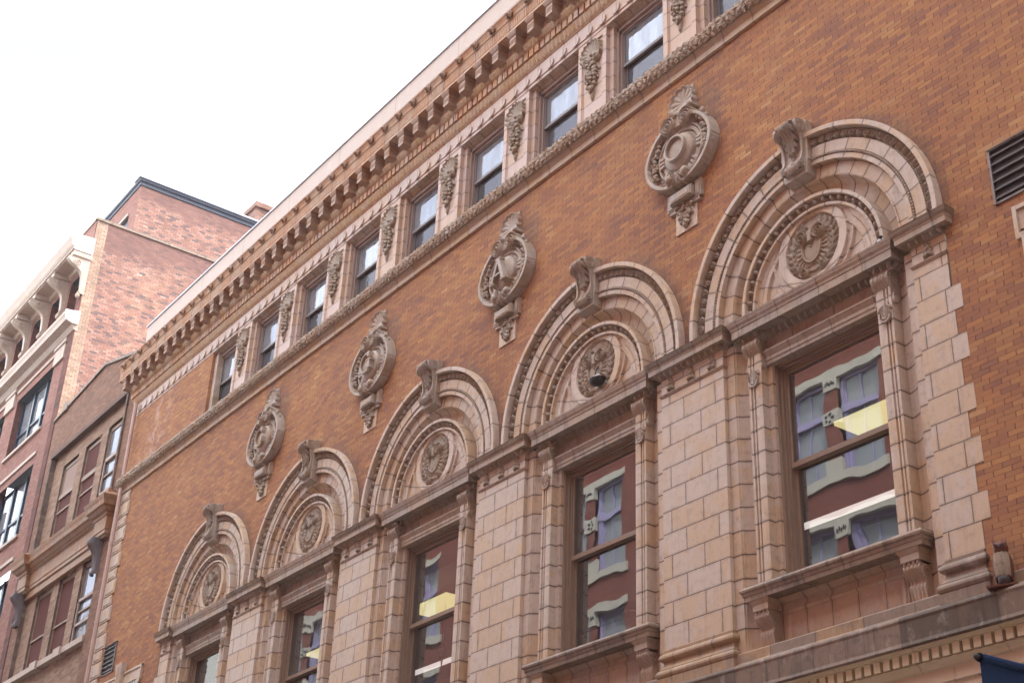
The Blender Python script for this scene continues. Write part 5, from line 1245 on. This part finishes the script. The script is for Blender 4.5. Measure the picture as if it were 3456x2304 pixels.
def block(name, x0, x1, y0, y1, h, mat, label):
    e = empty(name, ((x0+x1)/2, (y0+y1)/2, 0)); tag(e, label, 'building'); l = e.location.copy()
    mb = MB(); mb.box(x0, x1, y0, y1, 0, h); o = mb.build('wall', mat, e); o.location = -l
    mb = MB(); mb.box(x0-.4, x1+.4, y0-.4, y1+.4, h, h+.8); o = mb.build('cornice', T_STONE, e); o.location = -l
    mb = MB()
    for j in range(int(h/4)-1):
        if y1 < -10:
            for i in range(int((x1-x0)/3.2)): mb.box(x0+1+3.2*i, x0+2.4+3.2*i, y1-.02, y1+.02, 4+4*j, 6.2+4*j)
        for i in range(int((y1-y0)/3.2)): mb.box(x0-.02, x0+.02, y0+1+3.2*i, y0+2.4+3.2*i, 4+4*j, 6.2+4*j)
    o = mb.build('windows', GLASSD, e); o.location = -l
block('unseen_tower_blocker', 16, 50, -45, -15, 48, MID, 'unseen tall brown tower added across the street to cut light from the right')  # out of view, added to dim the faces turned right
block('unseen_end_blocker', 75, 95, -40, 25, 46, MID, 'unseen block added at the far right street end to cut light')  # also unseen, added to shut off sky light from the right

# ================================================================ street
mb = MB(); mb.quad((-400, -400, 0), (400, -400, 0), (400, 400, 0), (-400, 400, 0)); tag(mb.build('ground', ASPH), kind='structure')
mb = MB(); mb.box(-120, 60, -3.2, .3, 0.004, .15); tag(mb.build('pavement', PAVE), kind='structure')
mb = MB(); mb.box(-120, 60, -15, -11.2, 0.004, .15); tag(mb.build('far_pavement', PAVE), kind='structure')
mb = MB(); mb.quad((-120, -10.8, .008), (60, -10.8, .008), (60, -3.6, .008), (-120, -3.6, .008)); tag(mb.build('road', paint('road_asphalt', (0.06, 0.06, 0.062), 0.9, 0.3, scale=2)), kind='structure')

# thin summer haze over the street
hz = bpy.data.materials.new('haze'); hz.use_nodes = True; hn = hz.node_tree; hn.nodes.clear()
ho = hn.nodes.new('ShaderNodeOutputMaterial'); hv = hn.nodes.new('ShaderNodeVolumePrincipled'); hv.inputs['Color'].default_value = (0.95, 0.95, 0.97, 1); hv.inputs['Density'].default_value = 0.0004; hv.inputs['Anisotropy'].default_value = 0.3
hn.links.new(hv.outputs[0], ho.inputs['Volume'])
mb = MB(); mb.box(-420, 420, -420, 420, -1.0, 60); tag(mb.build('haze', hz), kind='stuff')
